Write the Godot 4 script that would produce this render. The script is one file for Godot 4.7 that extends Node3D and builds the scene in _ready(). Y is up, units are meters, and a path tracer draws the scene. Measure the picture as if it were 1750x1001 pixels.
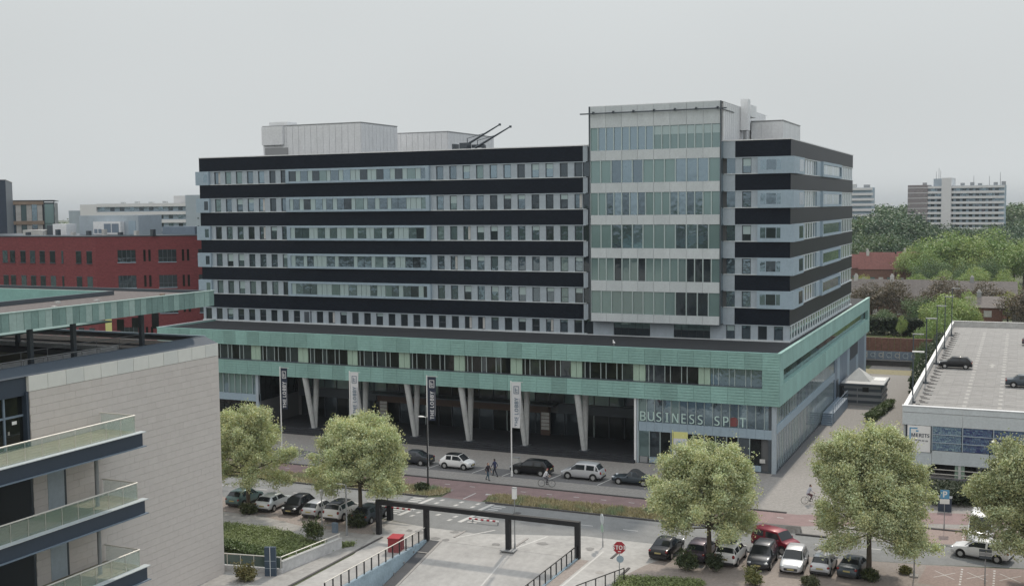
extends Node3D

# ---------------------------------------------------------------- mesh builder
class MB:
	var v := PackedVector3Array()
	var n := PackedVector3Array()
	var c := PackedColorArray()
	var col := Color(1, 1, 1)
	var colored := false
	func tri(a: Vector3, b: Vector3, d: Vector3):   # a, b, d counter-clockwise seen from outside
		var m := (b - a).cross(d - a).normalized()
		v.append(a); v.append(d); v.append(b)
		n.append(m); n.append(m); n.append(m)
		if colored:
			c.append(col); c.append(col); c.append(col)
	func quad(a: Vector3, b: Vector3, d: Vector3, e: Vector3):
		var m := (b - a).cross(e - a)
		if m.length_squared() < 1e-12: m = (d - b).cross(e - b)
		m = m.normalized()
		v.append(a); v.append(d); v.append(b); v.append(a); v.append(e); v.append(d)
		for i in 6: n.append(m)
		if colored:
			for i in 6: c.append(col)
	func box(x0: float, x1: float, y0: float, y1: float, z0: float, z1: float):
		var p := [Vector3(x0, y0, z0), Vector3(x1, y0, z0), Vector3(x1, y1, z0), Vector3(x0, y1, z0), Vector3(x0, y0, z1), Vector3(x1, y0, z1), Vector3(x1, y1, z1), Vector3(x0, y1, z1)]
		quad(p[4], p[5], p[6], p[7]); quad(p[1], p[0], p[3], p[2])
		quad(p[5], p[1], p[2], p[6]); quad(p[0], p[4], p[7], p[3])
		quad(p[7], p[6], p[2], p[3]); quad(p[0], p[1], p[5], p[4])
	func obox(t: Transform3D, s: Vector3):   # box of size s about t's origin
		var h := s / 2
		var p := []
		for k in [Vector3(-1, -1, -1), Vector3(1, -1, -1), Vector3(1, 1, -1), Vector3(-1, 1, -1), Vector3(-1, -1, 1), Vector3(1, -1, 1), Vector3(1, 1, 1), Vector3(-1, 1, 1)]:
			p.append(t * (k * h))
		quad(p[4], p[5], p[6], p[7]); quad(p[1], p[0], p[3], p[2])
		quad(p[5], p[1], p[2], p[6]); quad(p[0], p[4], p[7], p[3])
		quad(p[7], p[6], p[2], p[3]); quad(p[0], p[1], p[5], p[4])
	func smooth(a: Vector3, b: Vector3, d: Vector3, e: Vector3, na: Vector3, nb: Vector3, nd: Vector3, ne: Vector3):
		v.append(a); v.append(d); v.append(b); v.append(a); v.append(e); v.append(d)
		n.append(na); n.append(nd); n.append(nb); n.append(na); n.append(ne); n.append(nd)
		if colored:
			for i in 6: c.append(col)
	func tube(a: Vector3, b: Vector3, ra: float, rb: float, seg := 8, caps := true):
		var d := (b - a).normalized()
		var u := d.cross(Vector3.UP if absf(d.y) < 0.9 else Vector3.RIGHT).normalized()
		var w := d.cross(u)
		for i in seg:
			var t0 := TAU * i / seg
			var t1 := TAU * (i + 1) / seg
			var d0 := u * cos(t0) + w * sin(t0)
			var d1 := u * cos(t1) + w * sin(t1)
			smooth(a + d0 * ra, a + d1 * ra, b + d1 * rb, b + d0 * rb, d0, d1, d1, d0)
			if caps:
				tri(b, b + d0 * rb, b + d1 * rb)
				tri(a, a + d1 * ra, a + d0 * ra)
	func path(pts: Array, r: float, seg := 6):
		for i in pts.size() - 1: tube(pts[i], pts[i + 1], r, r, seg, true)
	func ring(o: Vector3, ax: Vector3, R: float, r: float, seg := 20, sides := 6):
		var u := ax.cross(Vector3.UP if absf(ax.y) < 0.9 else Vector3.RIGHT).normalized()
		var w := ax.cross(u)
		for i in seg:
			tube(o + (u * cos(TAU * i / seg) + w * sin(TAU * i / seg)) * R, o + (u * cos(TAU * (i + 1) / seg) + w * sin(TAU * (i + 1) / seg)) * R, r, r, sides, false)
	func disc(o: Vector3, ax: Vector3, r: float, seg := 20):
		var u := ax.cross(Vector3.UP if absf(ax.y) < 0.9 else Vector3.RIGHT).normalized()
		var w := ax.cross(u)
		for i in seg:
			tri(o, o + (u * cos(TAU * i / seg) + w * sin(TAU * i / seg)) * r, o + (u * cos(TAU * (i + 1) / seg) + w * sin(TAU * (i + 1) / seg)) * r)
	func ball(o: Vector3, s: Vector3, la := 6, lo := 10):
		for i in la:
			for j in lo:
				var q := []
				for k in [[i, j], [i, j + 1], [i + 1, j + 1], [i + 1, j]]:
					var a: float = PI * k[0] / la
					var b: float = -TAU * k[1] / lo
					q.append(Vector3(sin(a) * cos(b), cos(a), sin(a) * sin(b)))
				smooth(o + q[0] * s, o + q[3] * s, o + q[2] * s, o + q[1] * s, (q[0] / s).normalized(), (q[3] / s).normalized(), (q[2] / s).normalized(), (q[1] / s).normalized())
	func mesh(m: Material) -> ArrayMesh:
		var a := []
		a.resize(Mesh.ARRAY_MAX)
		a[Mesh.ARRAY_VERTEX] = v
		a[Mesh.ARRAY_NORMAL] = n
		if colored: a[Mesh.ARRAY_COLOR] = c
		var r := ArrayMesh.new()
		r.add_surface_from_arrays(Mesh.PRIMITIVE_TRIANGLES, a)
		r.surface_set_material(0, m)
		return r

# ---------------------------------------------------------------- node helpers
var used := {}
func numbered(s: String) -> String:
	if not used.has(s):
		used[s] = 0
		return s
	used[s] += 1
	return "%s_%03d" % [s, used[s]]

func tag(o: Node3D, label: String, cat: String, group := "", kind := "") -> Node3D:
	if label: o.set_meta("label", label)
	if cat: o.set_meta("category", cat)
	if group: o.set_meta("group", group)
	if kind: o.set_meta("kind", kind)
	return o

func thing(called: String, label: String, cat: String, at := Vector3.ZERO, turn := 0.0, group := "") -> Node3D:
	var o := Node3D.new()
	o.name = numbered(called)
	add_child(o)
	o.position = at
	o.rotation.y = turn
	tag(o, label, cat, group)
	return o

func put(called: String, mesh: Mesh, parent: Node = null, at := Vector3.ZERO, rot := Vector3.ZERO) -> MeshInstance3D:
	var o := MeshInstance3D.new()
	o.mesh = mesh
	o.name = numbered(called) if parent == null else called
	if parent == null: add_child(o)
	else: parent.add_child(o, true)
	o.position = at
	o.rotation = rot
	return o

func boxm(x0, x1, y0, y1, z0, z1, m: Material) -> ArrayMesh:
	var b := MB.new()
	b.box(x0, x1, y0, y1, z0, z1)
	return b.mesh(m)

func struct(called: String, mesh: Mesh, parent: Node = null) -> MeshInstance3D:
	var o := put(called, mesh, parent)
	if parent == null: o.set_meta("kind", "structure")
	return o

func flat(pts: Array, y: float, m: Material) -> ArrayMesh:   # a horizontal polygon given as [x, z] pairs
	var p := PackedVector2Array()
	for q in pts: p.append(Vector2(q[0], q[1]))
	var ix := Geometry2D.triangulate_polygon(p)
	var b := MB.new()
	for i in range(0, ix.size(), 3):
		var t := [p[ix[i]], p[ix[i + 1]], p[ix[i + 2]]]
		var w := []
		for q in t: w.append(Vector3(q.x, y, q.y))
		if (w[1] - w[0]).cross(w[2] - w[0]).y > 0: b.tri(w[0], w[1], w[2])
		else: b.tri(w[0], w[2], w[1])
	return b.mesh(m)

func lettering(text: String, size: float, m: Material, depth := 0.02, font_name := "Droid Sans", weight := 400) -> TextMesh:
	var t := TextMesh.new()
	var f := SystemFont.new()
	f.font_names = PackedStringArray([font_name])
	f.font_weight = weight
	t.font = f
	t.text = text
	t.font_size = 32
	t.pixel_size = size / 32.0
	t.depth = depth
	t.material = m
	return t

# ---------------------------------------------------------------- materials
var M := {}
func lin(r: float, g: float, b: float) -> Color:
	return Color(r, g, b).linear_to_srgb()

func mat(key: String, col: Color, rough := 0.8, metal := 0.0, tex: Texture2D = null, scale := 1.0) -> StandardMaterial3D:
	var m := StandardMaterial3D.new()
	m.albedo_color = col
	m.roughness = rough
	m.metallic = metal
	if tex:
		m.albedo_texture = tex
		m.uv1_triplanar = true
		m.uv1_world_triplanar = true
		m.uv1_scale = Vector3.ONE * scale
	M[key] = m
	return m

func noise_image(sz: int, seed_: int, freq: float, octaves: int) -> Image:
	var f := FastNoiseLite.new()
	f.seed = seed_
	f.frequency = freq
	f.fractal_octaves = octaves
	f.fractal_gain = 0.6
	return f.get_seamless_image(sz, sz)

func grain(sz: int, seed_: int, freq: float, lo: float, hi: float, speck := 0.0, octaves := 5, blotch := 0.0) -> ImageTexture:
	var a := noise_image(sz, seed_, freq, octaves)
	var b := noise_image(sz, seed_ + 7, freq * 0.12, 3)
	var r := RandomNumberGenerator.new()
	r.seed = seed_
	var im := Image.create(sz, sz, true, Image.FORMAT_RGB8)
	for y in sz:
		for x in sz:
			var t := lerpf(lo, hi, a.get_pixel(x, y).r) * (1.0 - blotch * b.get_pixel(x, y).r) + r.randf_range(-speck, speck)
			t = pow(clampf(t, 0, 1), 0.4545)
			im.set_pixel(x, y, Color(t, t, t))
	im.generate_mipmaps()
	return ImageTexture.create_from_image(im)

func courses(w: int, h: int, nx: int, ny: int, seed_: int, joint: float, var_: float, stagger := true) -> ImageTexture:   # small bricks or pavers with joints
	var r := RandomNumberGenerator.new()
	r.seed = seed_
	var im := Image.create(w, h, true, Image.FORMAT_RGB8)
	var bw := float(w) / nx
	var bh := float(h) / ny
	for j in ny:
		for i in nx + 1:
			var off := bw / 2 if (stagger and j % 2 == 1) else 0.0
			var t := 1.0 - r.randf() * var_
			var x0 := int(i * bw - off)
			im.fill_rect(Rect2i(x0, int(j * bh), int(bw) + 1, int(bh) + 1), Color(joint, joint, joint))
			im.fill_rect(Rect2i(x0 + 1, int(j * bh) + 1, maxi(int(bw) - 1, 1), maxi(int(bh) - 1, 1)), Color(t, t * 0.99, t * 0.98))
	var nz := noise_image(maxi(w, h), seed_ + 3, 0.02, 4)
	for y in h:
		for x in w:
			var k := lerpf(0.78, 1.0, nz.get_pixel(x, y).r)
			var p := im.get_pixel(x, y)
			im.set_pixel(x, y, Color(pow(p.r * k, 0.4545), pow(p.g * k, 0.4545), pow(p.b * k, 0.4545)))
	im.generate_mipmaps()
	return ImageTexture.create_from_image(im)

func materials():
	var g_con := grain(512, 1, 0.02, 0.74, 1.0, 0.05, 5, 0.22)
	var g_asp := grain(512, 2, 0.05, 0.78, 1.0, 0.1, 5, 0.2)
	var g_met := grain(256, 3, 0.03, 0.86, 1.0, 0.02, 4, 0.1)
	var g_grs := grain(512, 4, 0.06, 0.4, 1.0, 0.14, 5, 0.3)
	var g_cop := grain(512, 5, 0.02, 0.84, 1.0, 0.03, 5, 0.14)
	var g_stone := grain(512, 15, 0.04, 0.93, 1.0, 0.02, 4, 0.05)
	var t_pav := courses(512, 512, 32, 64, 6, 0.62, 0.22)
	var t_brk := courses(512, 512, 20, 64, 8, 0.5, 0.35)
	var t_slab := courses(512, 512, 8, 8, 9, 0.6, 0.14, false)
	mat("dark_brick", lin(0.012, 0.018, 0.03), 0.42, 0.0, t_brk, 0.22).metallic_specular = 0.26
	mat("red_brick", lin(0.26, 0.066, 0.074), 0.85, 0.0, t_brk, 0.22)
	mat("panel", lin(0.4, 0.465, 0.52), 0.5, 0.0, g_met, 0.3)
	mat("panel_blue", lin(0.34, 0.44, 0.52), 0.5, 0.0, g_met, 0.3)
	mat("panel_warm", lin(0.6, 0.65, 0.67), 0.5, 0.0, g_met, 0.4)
	mat("panel_warm2", lin(0.56, 0.61, 0.63), 0.5, 0.0, g_met, 0.4)
	mat("white_metal", lin(0.8, 0.82, 0.84), 0.5, 0.0, g_met, 0.3)
	mat("mullion", lin(0.42, 0.5, 0.5), 0.4, 0.3)
	mat("frame_dark", lin(0.07, 0.085, 0.1), 0.4, 0.2)
	mat("core", lin(0.12, 0.125, 0.13), 0.7)
	mat("roof_felt", lin(0.024, 0.027, 0.032), 0.9, 0.0, g_asp, 0.2)
	mat("gravel", lin(0.2, 0.175, 0.17), 0.95, 0.0, g_grs, 0.6)
	for i in 4:
		var k: float = [1.0, 0.93, 1.07, 0.84][i]
		mat("teal%d" % i, lin(0.295 * k, 0.505 * k, 0.465 * k), 0.6, 0.0, g_cop, 0.25)
		mat("patina%d" % i, lin([0.31, 0.24, 0.39, 0.2][i], [0.45, 0.37, 0.52, 0.31][i], [0.425, 0.35, 0.495, 0.295][i]), 0.65, 0.1, g_cop, 0.4)
	mat("pale_green", lin(0.38, 0.52, 0.42), 0.5, 0.0, g_met, 0.4)
	# window glass: dark panes that mirror, and panes with a blind or a curtain behind them
	mat("glass0", lin(0.17, 0.225, 0.265), 0.04, 0.75)
	mat("glass1", lin(0.24, 0.32, 0.37), 0.05, 0.75)
	mat("glass2", lin(0.2, 0.28, 0.285), 0.06, 0.55)
	mat("glass3", lin(0.08, 0.1, 0.115), 0.04, 0.7)
	var wob := FastNoiseLite.new()
	wob.seed = 33
	wob.frequency = 0.012
	wob.fractal_octaves = 2
	var wi := wob.get_seamless_image(256, 256)
	wi.convert(Image.FORMAT_RGBA8)
	wi.bump_map_to_normal_map(3.0)
	wi.generate_mipmaps()
	var wt := ImageTexture.create_from_image(wi)
	for k in ["glass0", "glass1", "glass2", "glass3", "deep_glass"]:   # float glass is never quite flat
		var gm: StandardMaterial3D = M[k] if M.has(k) else mat(k, lin(0.02, 0.024, 0.024), 0.05, 0.5)
		gm.normal_enabled = true
		gm.normal_texture = wt
		gm.normal_scale = 0.09
		gm.uv1_triplanar = true
		gm.uv1_world_triplanar = true
		gm.uv1_scale = Vector3.ONE * 0.3
	mat("frosted", lin(0.38, 0.48, 0.49), 0.3, 0.35)
	mat("glass_green", lin(0.21, 0.305, 0.305), 0.1, 0.45)
	mat("column", lin(0.62, 0.64, 0.64), 0.55, 0.0, g_con, 0.3)
	mat("wood", lin(0.1, 0.066, 0.05), 0.7, 0.0, g_met, 0.8)
	mat("step", lin(0.028, 0.031, 0.038), 0.8, 0.0, g_con, 0.4)
	mat("white", lin(0.75, 0.75, 0.74), 0.5)
	mat("off_white", lin(0.6, 0.6, 0.58), 0.7, 0.0, g_con, 0.4)
	mat("letter", lin(0.5, 0.66, 0.62), 0.6)
	mat("red_print", lin(0.2, 0.06, 0.06), 0.6)
	mat("black_metal", lin(0.012, 0.012, 0.014), 0.6)
	mat("grey_metal", lin(0.3, 0.31, 0.32), 0.5, 0.3)
	mat("steel", lin(0.5, 0.5, 0.5), 0.35, 0.7)
	mat("rail_light", lin(0.62, 0.6, 0.55), 0.4, 0.2)
	mat("navy_metal", lin(0.045, 0.064, 0.095), 0.45, 0.1, g_met, 0.5)
	mat("roof_metal", lin(0.075, 0.1, 0.13), 0.75, 0.0, g_met, 0.4)
	mat("blue_grey", lin(0.2, 0.26, 0.33), 0.5, 0.1, g_met, 0.4)
	for i in 3: mat("stone%d" % i, lin(0.63 - 0.01 * i, 0.585 - 0.01 * i, 0.555 - 0.01 * i), 0.8, 0.0, g_stone, 0.35)
	mat("joint", lin(0.585, 0.545, 0.515), 0.9)
	mat("cream", lin(0.74, 0.74, 0.7), 0.7, 0.0, g_stone, 0.4)
	mat("cream2", lin(0.68, 0.69, 0.66), 0.7, 0.0, g_stone, 0.4)
	mat("deck_board", lin(0.33, 0.31, 0.22), 0.8, 0.0, g_con, 0.9)
	mat("ground", lin(0.12, 0.14, 0.07), 0.95, 0.0, g_grs, 0.08)
	mat("asphalt", lin(0.235, 0.24, 0.24), 0.85, 0.0, g_asp, 0.15)
	mat("asphalt_patch", lin(0.19, 0.195, 0.2), 0.85, 0.0, g_asp, 0.3)
	mat("oil_stain", lin(0.24, 0.235, 0.23), 0.6, 0.0, g_asp, 0.6)
	mat("asphalt_patch2", lin(0.26, 0.26, 0.255), 0.85, 0.0, g_asp, 0.3)
	mat("asphalt_dark", lin(0.09, 0.092, 0.1), 0.85, 0.0, g_asp, 0.3)
	mat("bay", lin(0.16, 0.16, 0.165), 0.85, 0.0, t_pav, 0.3)
	mat("pavers", lin(0.33, 0.315, 0.3), 0.85, 0.0, t_pav, 0.18)
	mat("pavers_warm", lin(0.36, 0.315, 0.29), 0.85, 0.0, t_pav, 0.25)
	mat("pavers_red", lin(0.35, 0.27, 0.245), 0.85, 0.0, t_pav, 0.25)
	mat("slabs", lin(0.37, 0.365, 0.355), 0.85, 0.0, t_slab, 0.2)
	mat("concrete", lin(0.47, 0.46, 0.445), 0.85, 0.0, g_con, 0.12)
	mat("concrete_pale", lin(0.68, 0.68, 0.68), 0.85, 0.0, g_con, 0.2)
	mat("deck_slab", lin(0.3, 0.297, 0.292), 0.85, 0.0, t_slab, 0.11)
	mat("ramp_wall", lin(0.4, 0.52, 0.6), 0.7, 0.0, g_con, 0.3)
	mat("deck_paint", lin(0.46, 0.45, 0.43), 0.8, 0.0, g_con, 0.8)
	mat("pillar", lin(0.055, 0.085, 0.125), 0.5, 0.0, g_met, 0.4)
	mat("tint_glass", lin(0.1, 0.14, 0.13), 0.1, 0.2)
	mat("cycle_red", lin(0.275, 0.19, 0.185), 0.85, 0.0, g_asp, 0.2)
	mat("kerb", lin(0.1, 0.095, 0.095), 0.9, 0.0, g_con, 0.5)
	mat("kerb_pale", lin(0.4, 0.38, 0.36), 0.9, 0.0, g_con, 0.5)
	mat("paint", lin(0.62, 0.61, 0.59), 0.7, 0.0, grain(256, 12, 0.08, 0.6, 1.0, 0.1), 0.6)
	mat("dry_grass", lin(0.42, 0.375, 0.23), 0.95, 0.0, g_grs, 0.3)
	mat("lawn", lin(0.19, 0.22, 0.09), 0.95, 0.0, g_grs, 0.3)
	mat("red_paint", lin(0.27, 0.03, 0.035), 0.5)
	mat("stop_red", lin(0.36, 0.025, 0.04), 0.5)
	mat("sign_blue", lin(0.1, 0.3, 0.5), 0.4)
	mat("navy_cloth", lin(0.018, 0.026, 0.05), 0.8)
	mat("white_cloth", lin(0.62, 0.63, 0.65), 0.8)
	mat("yellow_cloth", lin(0.62, 0.62, 0.25), 0.8)
	mat("bark", lin(0.13, 0.105, 0.08), 0.9, 0.0, g_con, 1.2)
	mat("tile_red", lin(0.3, 0.13, 0.115), 0.85, 0.0, t_brk, 0.12)
	mat("tile_grey", lin(0.26, 0.235, 0.22), 0.85, 0.0, t_brk, 0.12)
	mat("house_brick", lin(0.26, 0.14, 0.11), 0.85, 0.0, t_brk, 0.15)
	mat("flat_white", lin(0.66, 0.66, 0.67), 0.7)
	mat("flat_brick", lin(0.36, 0.33, 0.34), 0.8, 0.0, t_brk, 0.1)
	mat("timber", lin(0.38, 0.3, 0.24), 0.8, 0.0, g_con, 0.3)
	mat("tyre", lin(0.018, 0.018, 0.018), 0.8)
	mat("rim", lin(0.5, 0.5, 0.5), 0.35, 0.6)
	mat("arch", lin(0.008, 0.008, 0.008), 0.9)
	mat("car_glass", lin(0.03, 0.035, 0.04), 0.04, 0.3)
	mat("head_lens", lin(0.6, 0.62, 0.64), 0.15, 0.3)
	mat("tail_lens", lin(0.22, 0.015, 0.015), 0.2)
	mat("plate", lin(0.42, 0.36, 0.16), 0.5)
	mat("plastic", lin(0.03, 0.03, 0.032), 0.6)
	var pane := mat("clear_pane", Color(0.62, 0.75, 0.7, 0.16), 0.03)
	pane.transparency = BaseMaterial3D.TRANSPARENCY_ALPHA
	for k in ["leaf", "flower"]:
		var l := mat(k, Color(1, 1, 1), 0.6)
		l.vertex_color_use_as_albedo = true
		l.backlight_enabled = true
		l.backlight = Color(0.52, 0.54, 0.34)
		l.cull_mode = BaseMaterial3D.CULL_DISABLED
	var vc := mat("painted", Color(1, 1, 1), 0.75)
	vc.vertex_color_use_as_albedo = true

# ---------------------------------------------------------------- camera, sky, sun
const SUN := Vector3(0.04, -1.07, 1.0)

func camera_and_light():
	var cam := Camera3D.new()
	cam.name = "camera"
	add_child(cam)
	cam.transform = Transform3D(Basis.from_euler(Vector3(-0.0757, 0.4199, -0.0102), EULER_ORDER_YXZ), Vector3(22.8145, 27.1391, 125.1712))
	cam.fov = 28.77
	cam.near = 0.5
	cam.far = 6000
	cam.current = true
	# an overcast, hazy sky: pale grey, a little brighter round the veiled sun
	var w := 256
	var h := 128
	var im := Image.create(w, h, false, Image.FORMAT_RGBF)
	var nz := FastNoiseLite.new()
	nz.seed = 21
	nz.frequency = 0.9
	nz.fractal_octaves = 4
	var sd := -SUN.normalized()
	for y in h:
		for x in w:
			var el := PI / 2 - PI * (y + 0.5) / h
			var az := TAU * ((x + 0.5) / w - 0.5)
			var d := Vector3(sin(az) * cos(el), sin(el), -cos(az) * cos(el))
			var veil := pow(maxf(d.dot(sd), 0.0), 3.0)
			var k := 0.615 * (1.0 + 1.0 * pow(maxf(d.y, 0.0), 1.3) + 0.1 * exp(-maxf(d.y, 0.0) / 0.06)) + 0.26 * veil + 0.05 * nz.get_noise_3dv(d * Vector3(1.4, 3.2, 1.4))
			var t := clampf(veil * 2.4, 0, 1)
			var c := Vector3(0.955, 1.0, 1.01).lerp(Vector3(0.88, 0.985, 1.1), smoothstep(0.15, 0.8, d.y)).lerp(Vector3(1.0, 1.0, 0.99), t) * k
			if d.y < 0: c = Vector3(0.3, 0.31, 0.3)
			im.set_pixel(x, y, Color(c.x, c.y, c.z))
	var ps := PanoramaSkyMaterial.new()
	ps.panorama = ImageTexture.create_from_image(im)
	var sky := Sky.new()
	sky.sky_material = ps
	var e := Environment.new()
	e.background_mode = Environment.BG_SKY
	e.sky = sky
	e.tonemap_mode = Environment.TONE_MAPPER_LINEAR
	e.tonemap_exposure = 1.0
	e.fog_enabled = true
	e.fog_density = 0.0001
	e.fog_light_color = Color(0.82, 0.86, 0.9)
	e.sdfgi_enabled = true
	e.ssao_enabled = true
	e.ssil_enabled = true
	var we := WorldEnvironment.new()
	we.name = "world_environment"
	we.environment = e
	add_child(we)
	var sun := DirectionalLight3D.new()
	sun.name = "sun"
	add_child(sun)
	sun.look_at_from_position(Vector3.ZERO, SUN, Vector3.UP)
	sun.light_energy = 0.75
	sun.light_color = Color(1.0, 0.955, 0.89)
	sun.light_angular_distance = 2.0
	sun.shadow_enabled = true

func _ready():
	camera_and_light()
	materials()
	ground()
	office_tower()
	office_podium()
	beige_block()
	red_building()
	left_far_buildings()
	deck_building()
	shed_and_wall()
	far_housing()
	street_trees()
	far_trees()
	hedges()
	cars()
	street_furniture()
	people()

# ---------------------------------------------------------------- ground
func strip_of(parent: Node, called: String, x0: float, x1: float, z0: float, z1: float, y: float, m: Material):
	return put(called, flat([[x0, z0], [x1, z0], [x1, z1], [x0, z1]], y, m), parent)

func ground():
	var b := MB.new()
	for r in [[-2500, 2500, -3500, 44.3], [-2500, -21.0, 44.3, 75], [-8.0, 2500, 44.3, 75], [-2500, 2500, 75, 900]]:
		b.quad(Vector3(r[0], 0, r[3]), Vector3(r[1], 0, r[3]), Vector3(r[1], 0, r[2]), Vector3(r[0], 0, r[2]))
	struct("ground", b.mesh(M.ground))
	# paved forecourt and alley
	struct("pavement", flat([[-110, 8], [1.3, 8], [11.4, -60], [11.4, -64], [25, -64], [25, 7], [40, 7], [40, 27], [14, 31.5], [5, 31.5], [-110, 25.2]], 0.004, M.pavers))
	struct("alley_paving", flat([[0.5, 12], [0.5, -76], [11.4, -76], [11.4, 7.5], [9.5, 25.0], [1.3, 25.1]], 0.008, M.pavers))
	struct("service_strip", flat([[13.5, 6.7], [40, 6.7], [40, 9.0], [26, 12.0], [15.4, 13.2], [13.5, 13.2]], 0.012, M.asphalt_dark))
	struct("building_edge_paving", flat([[0.5, 12.3], [0.5, -62], [1.65, -62], [1.65, 12.3]], 0.012, M.bay))
	var lane := struct("parking_lane", flat([[-75, 19.1], [-6.5, 19.1], [-6.5, 22.1], [-75, 22.1]], 0.008, M.bay))
	for x in [-49.0, -43.6, -38.2, -32.9, -27.6, -24.2, -19.3, -14.0, -8.6]:
		put("bay_mark", flat([[x, 19.2], [x + 0.12, 19.2], [x - 0.3, 22.0], [x - 0.42, 22.0]], 0.012, M.paint), lane)
	# cycle path
	var path := struct("cycle_path", flat([[-110, 25.5], [5.5, 25.5], [16, 20.6], [30, 16.5], [30, 20.5], [17, 24.0], [6.5, 29.0], [1.5, 29.4], [-22.0, 28.7], [-22.2, 31.9], [-26.4, 31.7], [-26.6, 28.7], [-110, 28.7]], 0.008, M.cycle_red))
	for i in 22:
		var x := -50.0 + i * 2.7
		if x > -27.5 and x < -21.5 and i % 2 == 0: continue
		put("lane_dash", flat([[x, 27.0], [x + 0.55, 27.0], [x + 0.55, 27.12], [x, 27.12]], 0.012, M.paint), path)
	for q in [[-23.0, 29.0], [-21.9, 29.1]]:
		put("give_way_mark", flat([[q[0], q[1]], [q[0] + 0.9, q[1] + 0.12], [q[0] + 0.1, q[1] + 0.5]], 0.012, M.paint), path)
	put("centre_line", flat([[-24.1, 29.2], [-23.95, 29.2], [-24.1, 31.6], [-24.25, 31.6]], 0.012, M.paint), path)
	# kerbs
	struct("kerb", boxm(-110, 4.5, 0.0, 0.1, 25.25, 25.45, M.kerb))
	struct("kerb", boxm(-110, -27.6, 0, 0.12, 32.1, 32.3, M.kerb))
	struct("kerb", boxm(-21.6, 1.0, 0, 0.12, 32.0, 32.2, M.kerb))
	struct("kerb", boxm(6.4, 8.9, 0, 0.12, 31.5, 31.75, M.kerb))
	# road
	var road := struct("road", flat([[-130, 32.3], [-27.6, 32.3], [-26.3, 31.6], [-21.9, 31.8], [1.0, 31.8], [2.5, 29.3], [6.4, 29.1], [7.0, 31.7], [13.8, 30.8], [25, 28.8], [45, 23], [45, 28], [25, 33.8], [16.5, 36.0], [0.3, 38.5], [-9.5, 38.6], [-18, 41.3], [-22.9, 41.3], [-28, 40.1], [-34.2, 39.1], [-130, 40.5]], 0.004, M.asphalt))
	for p in [[-62, 35.7], [-58, 35.6], [-53.5, 35.55], [-49, 35.5], [-44.7, 35.5], [-40.4, 35.45], [-36.4, 35.4], [-32.2, 35.4], [-11.2, 35.5], [-7.2, 35.5], [-3.2, 35.4], [0.8, 35.2], [8.3, 33.8], [12, 33.3]]:
		put("lane_dash", flat([[p[0], p[1]], [p[0] + 1.3, p[1] - 0.03], [p[0] + 1.3, p[1] + 0.1], [p[0], p[1] + 0.12]], 0.008, M.paint), road)
	# zebra-like wedges and blocks of the cycle crossing
	for q in [[-27.1, 32.3], [-26.9, 36.0], [-21.0, 32.2], [-20.9, 36.0]]:
		var s := -1.0 if q[0] < -24 else 1.0
		var x: float = q[0]
		var z: float = q[1]
		put("crossing_bar", flat([[x, z], [x + 0.38, z], [x + 0.1, z + 2.7], [x - 0.32, z + 2.7]], 0.008, M.paint), road)
		for k in 4:
			var zz := z + 0.4 + k * 0.6
			put("crossing_tooth", flat([[x + 0.5 * s, zz], [x + (1.7 - 0.1 * k) * s, zz + 0.05], [x + (1.7 - 0.1 * k) * s, zz + 0.3], [x + 0.5 * s, zz + 0.26]], 0.008, M.paint), road)
	for c in [-25.9, -23.9, -22.2]:
		for k in 6:
			if c == -23.9 and k > 4: continue
			var z := 32.4 + k * 1.15
			put("crossing_block", flat([[c, z], [c + 0.3, z], [c + 0.2, z + 0.5], [c - 0.1, z + 0.5]], 0.008, M.paint), road)
	# near car parks and plaza
	struct("left_car_park", flat([[-60, 39.6], [-34.2, 39.0], [-28.3, 40.2], [-26.4, 41.5], [-26.0, 46.0], [-34, 46.6], [-60, 47]], 0.008, M.pavers_warm))
	struct("footpath", flat([[-60, 43.7], [-38, 43.6], [-33, 44.9], [-27, 45.0], [-25.8, 44.6], [-24.8, 49.5], [-24.6, 85], [-60, 85], [-60, 47]], 0.012, M.slabs))
	var plaza := struct("concrete_apron", flat([[-25.9, 44.6], [-27.6, 42.6], [-27.6, 40.4], [-22.9, 41.2], [-18, 41.25], [-9.4, 38.6], [0.4, 38.5], [-1.6, 41.5], [-2.6, 44.0], [-3.4, 47.2], [-3.0, 60], [-7.9, 60], [-7.9, 44.3], [-21.1, 44.3], [-21.1, 62], [-24.5, 62], [-24.6, 50]], 0.008, M.concrete))
	put("kerb_strip", boxm(-24.95, -24.75, 0, 0.06, 45.2, 60, M.kerb), plaza)
	put("edge_line", flat([[-6.75, 42.0], [-6.6, 42.0], [-6.6, 60], [-6.75, 60]], 0.012, M.paint), plaza)
	put("brick_edging", flat([[-7.9, 44.6], [-6.9, 44.6], [-6.9, 60], [-7.9, 60]], 0.012, M.pavers_warm), plaza)
	put("kerb_strip", boxm(-5.6, -5.4, 0, 0.05, 41.0, 43.5, M.kerb), plaza)
	put("kerb_strip", boxm(-3.6, -3.4, 0, 0.08, 45.2, 47.4, M.kerb), plaza)
	for q in [[[-17.2, 39.8], [-19.3, 43.0]], [[-12.4, 39.8], [-13.6, 44.0]]]:
		put("lane_edge", flat([q[0], [q[0][0] + 0.2, q[0][1]], [q[1][0] + 0.2, q[1][1]], q[1]], 0.012, M.paint), plaza)
		put("kerb_strip", boxm(q[1][0] - 0.1, q[1][0] + 0.1, 0, 0.06, q[0][1] + 1.2, q[1][1], M.kerb_pale), plaza)
	struct("right_car_park", flat([[0.4, 38.5], [16.3, 36.1], [18, 35.7], [40, 31], [40, 60], [-3.0, 60], [-3.4, 47.2], [-2.6, 44.0], [-1.6, 41.5]], 0.010, M.pavers_warm))
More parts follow.
